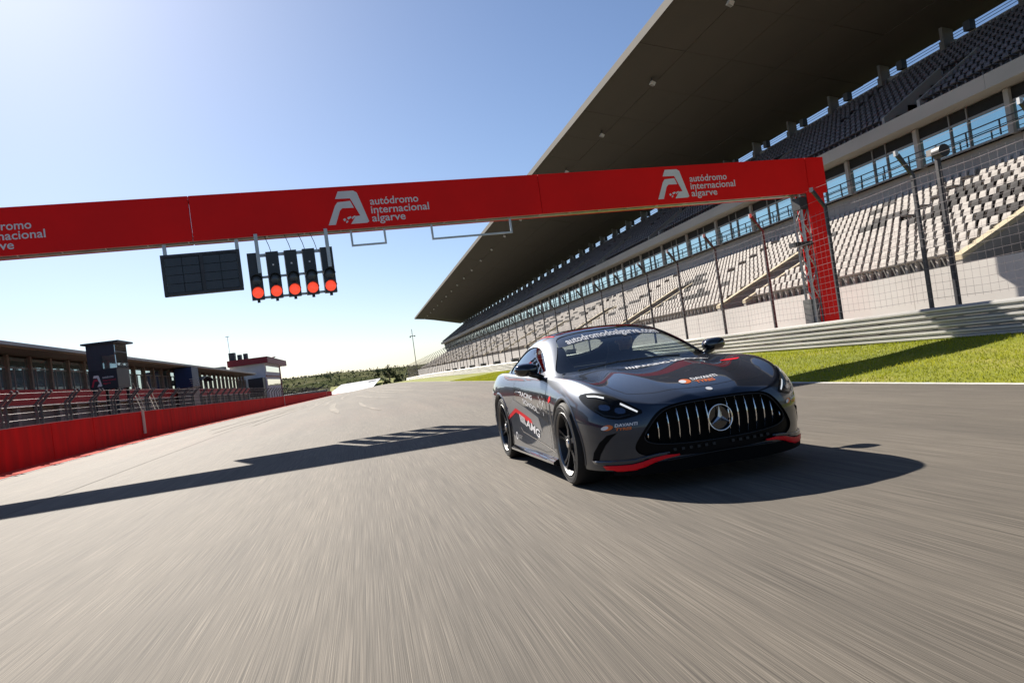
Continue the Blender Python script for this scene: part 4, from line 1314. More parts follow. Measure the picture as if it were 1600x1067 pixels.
# ---- openings cut into the body
MOUTH_H = [(0, .650), (.30, .644), (.43, .624), (.51, .572), (.585, .48), (.650, .385), (.668, .33), (.63, .280), (.50, .252), (0, .236)]
def smooth_loop(poly, it=2):
    for _ in range(it):
        q = []
        for i in range(len(poly)):
            a, b = poly[i], poly[(i + 1) % len(poly)]
            q.append((a[0] * .75 + b[0] * .25, a[1] * .75 + b[1] * .25)); q.append((a[0] * .25 + b[0] * .75, a[1] * .25 + b[1] * .75))
        poly = q
    return poly
MOUTH = smooth_loop(MOUTH_H + [(-a, b) for a, b in reversed(MOUTH_H[1:-1])])
cut = []
mb = MB(); mb.prism(MOUTH, 'y', -1.3, -.80); cut.append(cutter(mb, P_['gloss']))
for cy, r in ((0, .388), (2.704, .398)):
    for s in (-1, 1):
        mb = MB(); cyl(mb, 'x', s * .52, s * 1.3, cy, .352, r); cut.append(cutter(mb, P_['trim']))
mb = MB(); mb.box(-.70, .70, .80, 2.62, .38, 1.3); cut.append(cutter(mb, P_['interior']))
body_full.materials.clear(); body_full.materials.append(P_['paint'])
body_me = boolean(body_full.copy(), cut)
body = cpart('body', body_me, P_['paint'], None, 'auto')

# ---- cabin roof and pillars, with window openings
def csec(bx, bz, mx, mz, rx, rz, ix, iz, cz): return [(bx, bz), (mx, mz), (rx, rz), (ix, iz), (0, cz)]
CAB = [
 (.50, csec(.80, .86, .70, .88, .55, .895, .3, .905, .91)),
 (.72, csec(.865, .89, .80, .938, .66, .972, .36, .992, .998)),
 (1.05, csec(.872, .89, .812, 1.03, .66, 1.140, .37, 1.170, 1.178)),
 (1.40, csec(.872, .89, .800, 1.09, .63, 1.262, .37, 1.306, 1.317)),
 (1.70, csec(.872, .90, .790, 1.12, .615, 1.312, .37, 1.360, 1.372)),
 (2.05, csec(.872, .90, .780, 1.13, .61, 1.322, .37, 1.371, 1.385)),
 (2.45, csec(.872, .91, .760, 1.11, .59, 1.282, .35, 1.333, 1.347)),
 (2.85, csec(.86, .92, .73, 1.07, .555, 1.185, .32, 1.228, 1.240)),
 (3.25, csec(.82, .92, .66, 1.0, .50, 1.062, .28, 1.095, 1.105)),
 (3.60, csec(.70, .90, .55, .925, .42, .942, .2, .952, .956)),
]
cab_outer = evaluated(cage_mesh(CAB, False, False), [('SUBSURF', dict(levels=4, render_levels=4))])
# normals outward
bm = bmesh.new(); bm.from_mesh(cab_outer)
if sum(f.normal.z * f.calc_area() for f in bm.faces) < 0: bmesh.ops.reverse_faces(bm, faces=bm.faces)
bm.to_mesh(cab_outer); bm.free()
BVC = bvh_of(cab_outer)
cab_shell = evaluated(cab_outer.copy(), [('SOLIDIFY', dict(thickness=.028, offset=-1.0))])
cab_shell.materials.clear(); cab_shell.materials.append(P_['paint'])
WS_H = [(0, .93), (.74, .93), (.775, .955), (.725, 1.03), (.655, 1.12), (.585, 1.215), (.545, 1.275), (.46, 1.304), (.25, 1.324), (0, 1.331)]
WS = smooth_loop(WS_H + [(-a, b) for a, b in reversed(WS_H[1:-1])], 1)
SW = smooth_loop([(.93, .958), (1.08, 1.035), (1.30, 1.135), (1.55, 1.205), (1.85, 1.238), (2.20, 1.222), (2.50, 1.155), (2.72, 1.06), (2.74, .99), (2.55, .968), (1.6, .955)], 1)
RG = smooth_loop([(-.46, 2.62), (.46, 2.62), (.40, 3.28), (-.40, 3.28)], 2)
cut = []
mb = MB(); mb.prism(WS, 'y', .2, 1.62); cut.append(cutter(mb, P_['gloss']))
for s in (-1, 1):
    mb = MB(); mb.prism(SW, 'x', s * .45, s * 1.2); cut.append(cutter(mb, P_['gloss']))
mb = MB(); mb.prism(RG, 'z', .98, 1.6); cut.append(cutter(mb, P_['gloss']))
cab_me = boolean(cab_shell, cut)
roof_c = cpart('roof', cab_me, P_['paint'], None, 'auto')
grow = lambda poly, k: [((a - sum(p[0] for p in poly) / len(poly)) * k + sum(p[0] for p in poly) / len(poly), (b - sum(p[1] for p in poly) / len(poly)) * k + sum(p[1] for p in poly) / len(poly)) for a, b in poly]
ws = drape_poly('windscreen', grow(WS, 1.015), 'front', P_['glass'], None, off=-.010, maxlen=.06, bvh=BVC)
drape_poly('side_window', grow(SW, 1.015), 'left', P_['glass_side'], None, off=-.010, maxlen=.07, bvh=BVC)
drape_poly('side_window', grow(SW, 1.015), 'right', P_['glass_side'], None, off=-.010, maxlen=.07, bvh=BVC)
drape_poly('rear_window', grow(RG, 1.02), 'top', P_['glass_side'], None, off=-.010, maxlen=.07, bvh=BVC)
# black sun band and lettering across the top of the windscreen
band = [(-.595, 1.185), (-.3, 1.225), (0, 1.238), (.3, 1.225), (.595, 1.185), (.545, 1.274), (.46, 1.302), (.25, 1.322), (0, 1.329), (-.25, 1.322), (-.46, 1.302), (-.545, 1.274)]
drape_poly('sun_band', band, 'front', P_['black_decal'], ws, off=-.006, maxlen=.05, bvh=BVC)
V, F, tw_ = text2d('autodromodoalgarve.com', .022)
V2 = [(-.49 + 1.0 * x / tw_, 1.228 + (.022 - .088 * (-.49 + 1.0 * x / tw_) ** 2 * 1.9) + y * .078) for x, y in V]
drape('lettering', V2, F, 'front', P_['white'], ws, off=-.002, maxlen=.05, bvh=BVC, smooth=False)
# dark roof skin and bright edge of the pillar, as on the photograph
ROOFP = smooth_loop([(-.50, 1.50), (.50, 1.50), (.52, 2.0), (.48, 2.55), (-.48, 2.55), (-.52, 2.0)], 2)
drape_poly('roof_skin', ROOFP, 'top', P_['gloss'], roof_c, off=.002, maxlen=.07, bvh=BVC)
drape_strip('roof_stripe', [(-.52, 1.6), (-.55, 2.0), (-.52, 2.4)], .02, 'top', P_['red'], roof_c, off=.003, bvh=BVC)
# wiper, parked across the foot of the screen
mb = MB(); mb.tube([(-.60, .60, .945), (-.2, .62, .975), (.30, .61, .972)], .008, 6); mb.tube([(.30, .61, .972), (.44, .60, .955)], .010, 6); cmb(mb, 'wiper', P_['trim'])
mb = MB(); mb.box(-.74, .74, .66, .80, .88, .935); cmb(mb, 'scuttle', P_['trim'])

# ---- grille
_fy = {}
def fy(x):
    x = min(.70, abs(x)); i = int(x * 50); t = x * 50 - i
    for k in (i, i + 1):
        if k not in _fy: _fy[k] = BV.ray_cast(Vector((k / 50, -4, .45)), Vector((0, 1, 0)))[0].y
    return _fy[i] * (1 - t) + _fy[i + 1] * t
mb = MB(); n = 24
vs = []
for i in range(n + 1):
    x = -.67 + 1.34 * i / n
    vs += [(x, fy(x) + .075, .25), (x, fy(x) + .075, .66)]
mb.add(vs, [(2 * i, 2 * i + 2, 2 * i + 3, 2 * i + 1) for i in range(n)])
P_['surround'] = M('piano black surround', (.003, .003, .004), .4, var=0, spec=.08)
P_['deep'] = M('grille shadow black', (.004, .004, .004), .8, var=0, spec=.1)
gr_o = cmb(mb, 'grille', P_['deep'])
INN_H = [(0, .634), (.28, .629), (.41, .609), (.485, .562), (.55, .485), (.592, .425), (.585, .380), (.50, .347), (.28, .330), (0, .326)]
INN = smooth_loop(INN_H + [(-a, b) for a, b in reversed(INN_H[1:-1])])
mb = MB(); mb.tube([(a, fy(a) + .012, b) for a, b in INN] + [(INN[0][0], fy(INN[0][0]) + .012, INN[0][1])], .0048, 6, cap=False); cmb(mb, 'grille_rim', P_['steelrim'] if 'steelrim' in P_ else P_['rimdark'], gr_o, True)
ns = len(INN)
drape('grille_surround', MOUTH + INN, [(i, (i + 1) % ns, ns + (i + 1) % ns, ns + i) for i in range(ns)], 'front', P_['surround'], gr_o, off=-.016, maxlen=.04)
def span(x):
    zs = []
    for i in range(len(INN)):
        (a, b), (c, d) = INN[i], INN[(i + 1) % len(INN)]
        if (a - x) * (c - x) < 0: zs.append(b + (d - b) * (x - a) / (c - a))
    return min(zs), max(zs)
for s in (-1, 1):
    for k in range(7):
        x = s * (.088 + .0785 * k)
        z0, z1 = span(x)
        z0 += .012; z1 -= .008
        mb = MB()
        # blade: rounded nose, slightly bowed
        rows = 7; vs = []
        for r in range(rows):
            t = r / (rows - 1); z = z0 + (z1 - z0) * t
            yy = fy(x) + .018 + .030 * (2 * t - 1) ** 2
            w = .0085 if 0 < r < rows - 1 else .004
            vs += [(x - w, yy + .02, z), (x - w * .55, yy + .004, z), (x, yy, z), (x + w * .55, yy + .004, z), (x + w, yy + .02, z)]
        fs = [(r * 5 + c, r * 5 + c + 1, r * 5 + 5 + c + 1, r * 5 + 5 + c) for r in range(rows - 1) for c in range(4)]
        mb.add(vs, fs); cmb(mb, 'slat', P_['chrome'], gr_o, 'auto')
# star emblem in its ring
SY = -1.012; SZ = .484
mb = MB(); mb.lathe([(-.010 + .0065 * math.cos(a), .0985 + .0065 * math.sin(a)) for a in np.linspace(0, 2 * math.pi, 13)[:-1]], 'y', 56, (0, SY + .01, SZ), closed=True); cmb(mb, 'emblem_ring', P_['chrome'], gr_o, True)
mb = MB(); mb.lathe([(.030, .092), (.030, .0005)], 'y', 48, (0, SY, SZ)); mb.lathe([(.030, .092), (.05, .088)], 'y', 48, (0, SY, SZ)); cmb(mb, 'emblem_plate', P_['gloss'], gr_o)
mb = MB()
tips = [math.pi / 2 + k * 2 * math.pi / 3 for k in range(3)]
for a in tips:
    tip = (.092 * math.cos(a), .092 * math.sin(a)); l = (.021 * math.cos(a + math.pi / 3), .021 * math.sin(a + math.pi / 3)); r = (.021 * math.cos(a - math.pi / 3), .021 * math.sin(a - math.pi / 3))
    P3 = lambda p, d: (p[0], SY + d, SZ + p[1])
    mb.add([P3(tip, .0), P3(l, .004), P3((0, 0), -.008), P3(r, .004)], [(0, 1, 2), (0, 2, 3)])
cmb(mb, 'emblem_star', P_['rimedge'], gr_o)
# lower mesh: small ribs under the grille
for s in (-1, 1):
    for k in range(6):
        x = s * (.08 + .062 * k)
        mb = MB(); mb.box(x - .012, x + .012, fy(x) - .002, fy(x) + .03, .288, .308); cmb(mb, 'lower_rib', P_['rimdark'], gr_o)
# chin splitter, bright edge and red lips
def lip_pts(z, out, xm=.93, n=33):
    pts = []
    for i in range(n):
        x = -xm + 2 * xm * i / (n - 1)
        h, nn, _, _ = BV.ray_cast(Vector((x, -4, z)), Vector((0, 1, 0)))
        if h is None: continue
        nn = nn if nn.y < 0 else -nn
        pts.append((h.x + nn.x * out, h.y + nn.y * out))
    return pts
LP = lip_pts(.21, .018, .80)
mb = MB(); n = len(LP)
vs = [(x, y, .238 - .05 * min(1, (abs(x) / .8) ** 2)) for x, y in LP] + [(x, y + .01, .135) for x, y in LP] + [(x * .8, y + .30, .13) for x, y in LP]
mb.add(vs, [(i, i + 1, n + i + 1, n + i) for i in range(n - 1)] + [(n + i, n + i + 1, 2 * n + i + 1, 2 * n + i) for i in range(n - 1)]); cmb(mb, 'splitter', P_['deep'], None, 'auto')
mb = MB(); mb.tube([(x, y - .003, .240 - .05 * min(1, (abs(x) / .8) ** 2)) for x, y in LP if abs(x) < .5], .004, 6); cmb(mb, 'splitter_edge', P_['rimdark'])
REDL = [(-.36, .254), (-.46, .244), (-.54, .222), (-.60, .196), (-.66, .182), (-.76, .178), (-.835, .186), (-.850, .214), (-.78, .216), (-.69, .220), (-.62, .234), (-.55, .256), (-.46, .268), (-.36, .264)]
for pl in (REDL, mir(REDL)):
    drape_poly('red_lip', pl, 'front', P_['red'], None, off=.024, maxlen=.03, thick=.018)
BLADE = [(-.43, .272), (-.52, .264), (-.60, .246), (-.66, .232), (-.74, .224), (-.84, .222), (-.89, .226), (-.90, .252), (-.82, .250), (-.73, .252), (-.66, .260), (-.60, .273), (-.52, .286), (-.43, .290)]
for pl in (BLADE, mir(BLADE)):
    drape_poly('front_blade', pl, 'front', P_['paint'], None, off=.020, maxlen=.03, thick=.022)
# corner air intakes
INT = [(-.765, .466), (-.825, .450), (-.868, .395), (-.897, .315), (-.905, .235), (-.880, .232), (-.868, .30), (-.840, .372), (-.805, .425)]
for pl in (INT, mir(INT)):
    drape_poly('air_intake', pl, 'front', P_['deep'], None, off=.004, maxlen=.03)
# ---- headlights
HL = smooth_loop([(-.560, .602), (-.63, .660), (-.70, .722), (-.775, .768), (-.845, .784), (-.902, .768), (-.908, .715), (-.88, .648), (-.82, .582), (-.74, .560), (-.65, .575)], 1)
for s in (1, -1):
    f_ = (lambda p: p) if s == 1 else mir
    h = drape_poly('headlight', f_(HL), 'front', P_['deep'], None, off=.0015, maxlen=.03)
    h['label'] = 'swept headlight with bright white running light bars'
    drape_poly('running_light', f_([(-.605, .614), (-.645, .646), (-.695, .686), (-.702, .673), (-.655, .634), (-.612, .604)]), 'front', P_['drl'], h, off=.006)
    drape_poly('running_light', f_([(-.775, .738), (-.820, .756), (-.862, .760), (-.862, .748), (-.820, .742), (-.780, .725)]), 'front', P_['drl'], h, off=.006)
    for cx, cz in ((-.715, .628), (-.80, .660)):
        pl = smooth_loop([(cx - .034, cz - .018), (cx + .030, cz - .026), (cx + .034, cz + .016), (cx - .028, cz + .026)], 1)
        drape_poly('projector', f_(pl), 'front', P_['proj'], h, off=.007)
    drape_poly('reflector_shelf', f_([(-.66, .592), (-.74, .578), (-.82, .60), (-.86, .645), (-.855, .648), (-.815, .606), (-.74, .586), (-.66, .598)]), 'front', P_['rimdark'], h, off=.004)
    drape_poly('cover', f_(grow(HL, 1.01)), 'front', P_['lens'], h, off=.011, maxlen=.03)

# ---- shut lines
for pts, mode in (([(-.66, -.50), (-.60, -.66), (-.42, -.76), (-.2, -.81), (0, -.822), (.2, -.81), (.42, -.76), (.60, -.66), (.66, -.50), (.70, -.1), (.735, .3), (.76, .62)], 'top'), ([(-.66, -.50), (-.70, -.1), (-.735, .3), (-.76, .62)], 'top')):
    drape_strip('bonnet_gap', pts, .007, mode, P_['trim'], body, off=.0012, smooth=False)
for md in ('left', 'right'):
    drape_strip('door_gap', [(.66, .905), (.60, .70), (.585, .45), (.62, .24), (.85, .215), (1.75, .235), (2.0, .40), (2.06, .62), (2.02, .80), (1.98, .93)], .006, md, P_['trim'], body, off=.0012, smooth=False)
    drape_poly('side_vent', [(.43, .28), (.52, .27), (.50, .60), (.47, .70), (.43, .66)], md, P_['trim'], body, off=.002)
    drape_strip('sill_crease', [(.48, .245), (.9, .282), (1.4, .318), (1.8, .355), (1.9, .40)], .011, md, P_['rimedge'], body, off=.003)
    sx = -1 if md == 'left' else 1
    mb = MB(); vs = []
    for y in np.linspace(.42, 2.28, 13):
        vs += [(sx * .93, y, .20), (sx * 1.005, y, .165), (sx * 1.005, y, .145), (sx * .93, y, .12)]
    mb.add(vs, [(4 * i + c, 4 * i + c + 1, 4 * i + 5 + c, 4 * i + 4 + c) for i in range(12) for c in range(3)])
    mb.add([vs[0], vs[1], vs[2], vs[3]], [(0, 1, 2, 3)]); mb.add([vs[-4], vs[-3], vs[-2], vs[-1]], [(0, 1, 2, 3)])
    cmb(mb, 'side_skirt', P_['gloss'], None, 'auto')
    drape_poly('door_handle', smooth_loop([(1.72, .755), (1.92, .765), (1.92, .79), (1.72, .78)], 1), md, P_['paint'], body, off=.008, thick=.006)
    # arch lips
    for cy, r in ((0, .388), (2.704, .398)):
        mb = MB(); prev = []
        rows = []
        for q in range(41):
            a = R_(-22) + R_(224) * q / 40
            y, z = cy + (r + .006) * math.cos(a), .352 + (r + .006) * math.sin(a)
            h, nn, _, _ = BV.ray_cast(Vector((sx * 3, y, z)), Vector((-sx, 0, 0)))
            if h is None: continue
            rows.append((h.x, y, z, a))
        vs = []
        for hx, y, z, a in rows:
            ca, sa = math.cos(a), math.sin(a)
            vs += [(hx - sx * .05, y - .014 * ca, z - .014 * sa), (hx + sx * .006, y - .010 * ca, z - .010 * sa), (hx + sx * .008, y + .004 * ca, z + .004 * sa), (hx - sx * .001, y + .016 * ca, z + .016 * sa)]
        mb.add(vs, [(4 * i + c, 4 * i + c + 1, 4 * i + 5 + c, 4 * i + 4 + c) for i in range(len(rows) - 1) for c in range(3)])
        cmb(mb, 'arch_lip', P_['paint'], body, True)

# ---- decals
drape_poly('side_decal', [(2.40, .56), (2.066, .700), (1.054, .535), (.958, .397), (1.353, .455), (1.394, .504), (2.005, .605), (2.38, .503), (2.36, .45)], 'left', P_['grey'], body, off=.002)
drape_poly('side_decal', [(2.36, .503), (2.005, .605), (1.394, .504), (1.353, .458), (1.583, .476), (2.006, .56), (2.36, .470)], 'left', P_['red'], body, off=.0032)
drape_poly('side_decal', [(2.02, .84), (1.9, .69), (1.2, .585), (.62, .50), (.60, .60), (.63, .80), (1.2, .835)], 'left', P_['black_decal'], body, off=.0016)
drape_text('side_lettering', 'AMG', (1.66, .428), (-.60, -.105), (-.0, .085), 'left', P_['white'], body, .03, .25, off=.0045)
for k in range(4):
    y0 = 1.86 - k * .055; z0 = .462 - k * .0095
    drape_poly('side_lettering', [(y0, z0), (y0 - .035, z0 - .006), (y0 - .012, z0 + .078), (y0 + .023, z0 + .084)], 'left', P_['white'], body, off=.0045)
drape_text('side_lettering', 'RACING', (1.72, .745), (-.52, -.04), (0, .046), 'left', P_['white'], body, .02, off=.0045)
drape_text('side_lettering', 'SCHOOL', (1.62, .668), (-.62, -.085), (0, .050), 'left', P_['white'], body, .02, off=.0045)
rr = random.Random(3)
for k in range(16):
    y0 = rr.uniform(.66, 1.0); z0 = rr.uniform(.56, .74); w = rr.uniform(.012, .04)
    drape_poly('side_mark', [(y0, z0), (y0 + w, z0 + .01), (y0 + w, z0 + .02), (y0, z0 + .014)] if k % 2 else [(y0, z0), (y0 + .014, z0), (y0 + .014, z0 + w), (y0, z0 + w)], 'left', P_['white'], body, off=.0045)
ringo = [(2.10 + .035 * math.cos(a), .300 + .035 * math.sin(a)) for a in np.linspace(0, 2 * math.pi, 21)]
drape_strip('side_roundel', ringo, .016, 'left', P_['white'], body, off=.004)
for k, z in enumerate((.312, .296, .282)):
    drape_strip('side_mark', [(2.03, z), (1.86 + .02 * k, z - .008)], .008, 'left', P_['grey'], body, off=.004)
drape_poly('side_mark', [(.50, .69), (.40, .72), (.405, .76), (.46, .75), (.51, .72)], 'left', P_['red'], body, off=.003)
# tyre sponsor on bonnet and bumper corners
def sponsor(mode, o, ux, vx, sc):
    def at(a, b): return (o[0] + ux[0] * a * sc + vx[0] * b * sc, o[1] + ux[1] * a * sc + vx[1] * b * sc)
    el = [at(.045 + .052 * math.cos(a) + .012 * math.sin(a), .0 + .034 * math.sin(a)) for a in np.linspace(0, 2 * math.pi, 21)[:-1]]
    drape_poly('sponsor_mark', el, mode, P_['orange'], body, off=.0028, maxlen=.03)
    el = [at(.022 + .032 * math.cos(a) + .012 * math.sin(a), -.002 + .024 * math.sin(a)) for a in np.linspace(0, 2 * math.pi, 21)[:-1]]
    drape_poly('sponsor_mark', el, mode, P_['white'], body, off=.0040, maxlen=.03)
    drape_text('sponsor_lettering', 'DAVANTI', at(.115, .004), (ux[0] * .24 * sc, ux[1] * .24 * sc), (vx[0] * .036 * sc, vx[1] * .036 * sc), mode, P_['white'], body, .025, .2, off=.0030)
    drape_text('sponsor_lettering', 'TYRES', at(.12, -.042), (ux[0] * .165 * sc, ux[1] * .165 * sc), (vx[0] * .033 * sc, vx[1] * .033 * sc), mode, P_['orange'], body, .025, .2, off=.0030)
sponsor('top', (-.13, -.64), (1, 0), (0, 2.1), .98)
sponsor('front', (-.845, .508), (1, .02), (0, 1), .62)
sponsor('front', (.640, .515), (1, .02), (0, 1), .58)
# badge on the nose
bd = [(.026 * math.cos(a), -.885 + .030 * math.sin(a)) for a in np.linspace(0, 2 * math.pi, 21)[:-1]]
drape_poly('nose_badge', bd, 'top', P_['white'], body, off=.003)
# bonnet lettering and red flashes near the screen
drape_text('bonnet_lettering', 'RACING SCHOOL', (-.10, .32), (.70, .0), (0, .11), 'top', P_['white'], body, .03, off=.003)
for k in range(4):
    x0 = -.24 + k * .032
    drape_poly('bonnet_mark', [(x0, .26), (x0 + .018, .26), (x0 + .05, .40), (x0 + .032, .40)], 'top', P_['white'], body, off=.003)
drape_poly('bonnet_mark', [(.56, .0), (.70, -.06), (.74, -.02), (.66, .05), (.58, .04)], 'top', P_['red'], body, off=.0028)

# ---- door mirrors
def mirror(s):
    ring = []
    me_st = []
    mb = MB(); vs = []
    # housing: lofted teardrop, front towards the viewer
    N = 14
    prof = [(.0, .10, .05), (.02, .75, .72), (.06, 1.0, 1.0), (.12, 1.0, 1.0), (.155, .96, .95)]
    for d, kx, kz in prof:
        for q in range(N):
            a = 2 * math.pi * q / N
            ex = .118 * kx * (abs(math.cos(a)) ** .7) * (1 if math.cos(a) > 0 else -1)
            ez = .066 * kz * (abs(math.sin(a)) ** .75) * (1 if math.sin(a) > 0 else -1)
            vs.append((s * 1.005 + ex, .90 + d + .05 * (ex * s + .1), 1.012 + ez + .12 * ex * s * .3))
    fs = [(r * N + q, r * N + (q + 1) % N, (r + 1) * N + (q + 1) % N, (r + 1) * N + q) for r in range(len(prof) - 1) for q in range(N)]
    fs.append(tuple(range(N)))
    mb.add(vs, fs)
    me = mb.mesh('door_mirror'); bm = bmesh.new(); bm.from_mesh(me); bmesh.ops.recalc_face_normals(bm, faces=bm.faces); bm.to_mesh(me); bm.free()
    me = evaluated(me, [('SUBSURF', dict(levels=2, render_levels=2))])
    h = cpart('door_mirror', me, P_['gloss'], None, True)
    mb = MB(); mb.add([vs[-N + q] for q in range(N)], [tuple(range(N))]); cmb(mb, 'mirror_glass', P_['chrome'], h)
    mb = MB(); mb.tube([(s * .86, 1.00, .915), (s * .91, .99, .945), (s * .985, .985, .965)], [.034, .028, .024], 10); cmb(mb, 'mirror_arm', P_['trim'], h, True)
mirror(-1); mirror(1)

# ---- wheels
def wheel_set():
    tyre = MB(); tyre.lathe([(-.13, .262), (-.142, .30), (-.136, .335), (-.112, .352), (-.05, .3575), (.05, .3575), (.112, .352), (.136, .335), (.1425, .30), (.13, .268), (.118, .262)], 'x', 72)
    wall = MB(); wall.lathe([(.1425, .322), (.1445, .3205), (.1445, .317), (.143, .3155)], 'x', 72); 
    rim = MB(); rim.lathe([(.112, .262), (.136, .271), (.139, .268), (.137, .264), (.122, .258)], 'x', 72)
    barrel = MB(); barrel.lathe([(.122, .258), (.116, .248), (.02, .235), (-.13, .245)], 'x', 48)
    spokes = []
    for k in range(5):
        for d in (-.13, .13):
            a = k * 2 * math.pi / 5 + d + math.pi / 2
            sp = MB(); vs = []
            for t, hw, dep, dp2 in ((.05, .022, .105, .06), (.12, .014, .100, .05), (.19, .013, .108, .06), (.252, .018, .124, .09)):
                aa = a - d * .55 * (1 - t / .252)
                u = Vector((0, math.cos(aa), math.sin(aa))); w = Vector((0, -math.sin(aa), math.cos(aa)))
                for wd, x in ((-hw, dp2), (-hw * .8, dep), (hw * .8, dep), (hw, dp2)):
                    vs.append(u * t + w * wd + Vector((x, 0, 0)))
            sp.add(vs, [(4 * i + c, 4 * i + (c + 1) % 4, 4 * i + 4 + (c + 1) % 4, 4 * i + 4 + c) for i in range(3) for c in range(4)])
            spokes.append(sp)
    hub = MB(); hub.lathe([(.05, .075), (.108, .068), (.114, .055), (.114, .001)], 'x', 32)
    cap = MB(); cap.lathe([(.1145, .036), (.122, .032), (.124, .001)], 'x', 24)
    disc = MB(); disc.lathe([(.0, .08), (.0, .195), (.03, .195), (.03, .08)], 'x', 40)
    cal = MB(); cal.box(.0, .07, .09, .20, -.12, .12)
    back = MB(); back.lathe([(-.02, .25), (-.02, .001)], 'x', 40)
    return tyre, wall, rim, barrel, spokes, hub, cap, disc, cal, back
WM = None
def place_wheel(s, y, k):
    global WM
    w = empty('wheel', (s * (.985 - .1425), y, .3575)); w.parent = car
    w.rotation_euler = (R_(17 * k), 0, 0 if s > 0 else math.pi)
    if WM is None:
        tyre, wall, rim, barrel, spokes, hub, cap, disc, cal, back = wheel_set()
        WM = [('tyre', tyre.mesh('tyre'), 'rubber', 'auto'), ('sidewall_line', wall.mesh('sidewall_line'), 'rimdark', True), ('rim', rim.mesh('rim'), 'rimlip', True), ('rim_barrel', barrel.mesh('rim_barrel'), 'rimdark', True),
              ('hub', hub.mesh('hub'), 'rimdark', 'auto'), ('centre_cap', cap.mesh('centre_cap'), 'rimedge', 'auto'), ('brake_disc', disc.mesh('brake_disc'), 'disc', False), ('brake_caliper', cal.mesh('brake_caliper'), 'trim', False), ('back_plate', back.mesh('back_plate'), 'trim', False)]
        for sp in spokes: WM.append(('spoke', sp.mesh('spoke'), 'rimdark', False))
        for nm, me, mt, sm in WM:
            bm = bmesh.new(); bm.from_mesh(me); bmesh.ops.recalc_face_normals(bm, faces=bm.faces); bm.to_mesh(me); bm.free()
    for nm, me, mt, sm in WM:
        cpart(nm, me, P_[mt], w, sm)
for k, (s, y) in enumerate(((-1, 0), (1, 0), (-1, 2.704), (1, 2.704))):
    place_wheel(s, y, k)

# ---- cabin interior
mb = MB(); mb.prism([(.78, .60), (1.20, .60), (1.22, .84), (1.10, .925), (.80, .935)], 'x', -.69, .69); cmb(mb, 'dashboard', P_['interior'])
mb = MB(); mb.box(-.12, .12, 1.15, 2.3, .40, .66); cmb(mb, 'centre_console', P_['interior'])
mb = MB(); mb.box(-.69, .69, .82, 2.6, .382, .40); cmb(mb, 'cabin_floor', P_['interior'])
mb = MB(); mb.prism([(2.40, .40), (2.60, .40), (2.60, .95), (2.46, .95)], 'x', -.69, .69); cmb(mb, 'rear_bulkhead', P_['interior'])
def car_seat(x):
    e = empty('seat', (0, 0, 0)); e.parent = car
    mb = MB(); mb.prism([(1.42, .42), (1.98, .42), (1.98, .52), (1.72, .56), (1.42, .60)], 'x', x - .24, x + .24); me = evaluated(mb.mesh('s'), [('BEVEL', dict(width=.04, segments=3))]); cpart('cushion', me, P_['interior'], e, 'auto')
    mb = MB()
    vs = []
    for y, z, w in ((1.94, .50, .24), (2.02, .70, .25), (2.10, .90, .23), (2.14, 1.00, .17), (2.15, 1.06, .13), (2.16, 1.17, .12), (2.17, 1.20, .09)):
        vs += [(x - w, y - .06, z), (x + w, y - .06, z), (x + w, y + .08, z), (x - w, y + .08, z)]
    mb.add(vs, [(4 * i + c, 4 * i + (c + 1) % 4, 4 * i + 4 + (c + 1) % 4, 4 * i + 4 + c) for i in range(6) for c in range(4)] + [(3, 2, 1, 0), (24, 25, 26, 27)])
    me = evaluated(mb.mesh('s'), [('SUBSURF', dict(levels=2, render_levels=2))]); cpart('backrest', me, P_['interior'], e, True)
car_seat(-.37); car_seat(.37)
st = empty('steering_wheel', (.37, 1.33, .86)); st.parent = car; st.rotation_euler = (R_(-22), 0, 0)
mb = MB(); mb.lathe([(.016 * math.cos(a), .175 + .016 * math.sin(a)) for a in np.linspace(0, 2 * math.pi, 11)[:-1]], 'y', 40, closed=True); cmb(mb, 'steering_rim', P_['interior'], st, True)
mb = MB(); mb.box(-.165, .165, -.01, .012, -.03, .03); mb.lathe([(-.03, .001), (-.03, .06), (.0, .07), (.03, .06)], 'y', 20); cmb(mb, 'steering_boss', P_['interior'], st)
mb = MB(); mb.tube([(-.05, 1.28, 1.225), (.0, 1.29, 1.215), (.0, 1.40, 1.27)], .01, 6); mb.box(-.11, .11, 1.275, 1.295, 1.185, 1.235); cmb(mb, 'rear_view_mirror', P_['interior'])

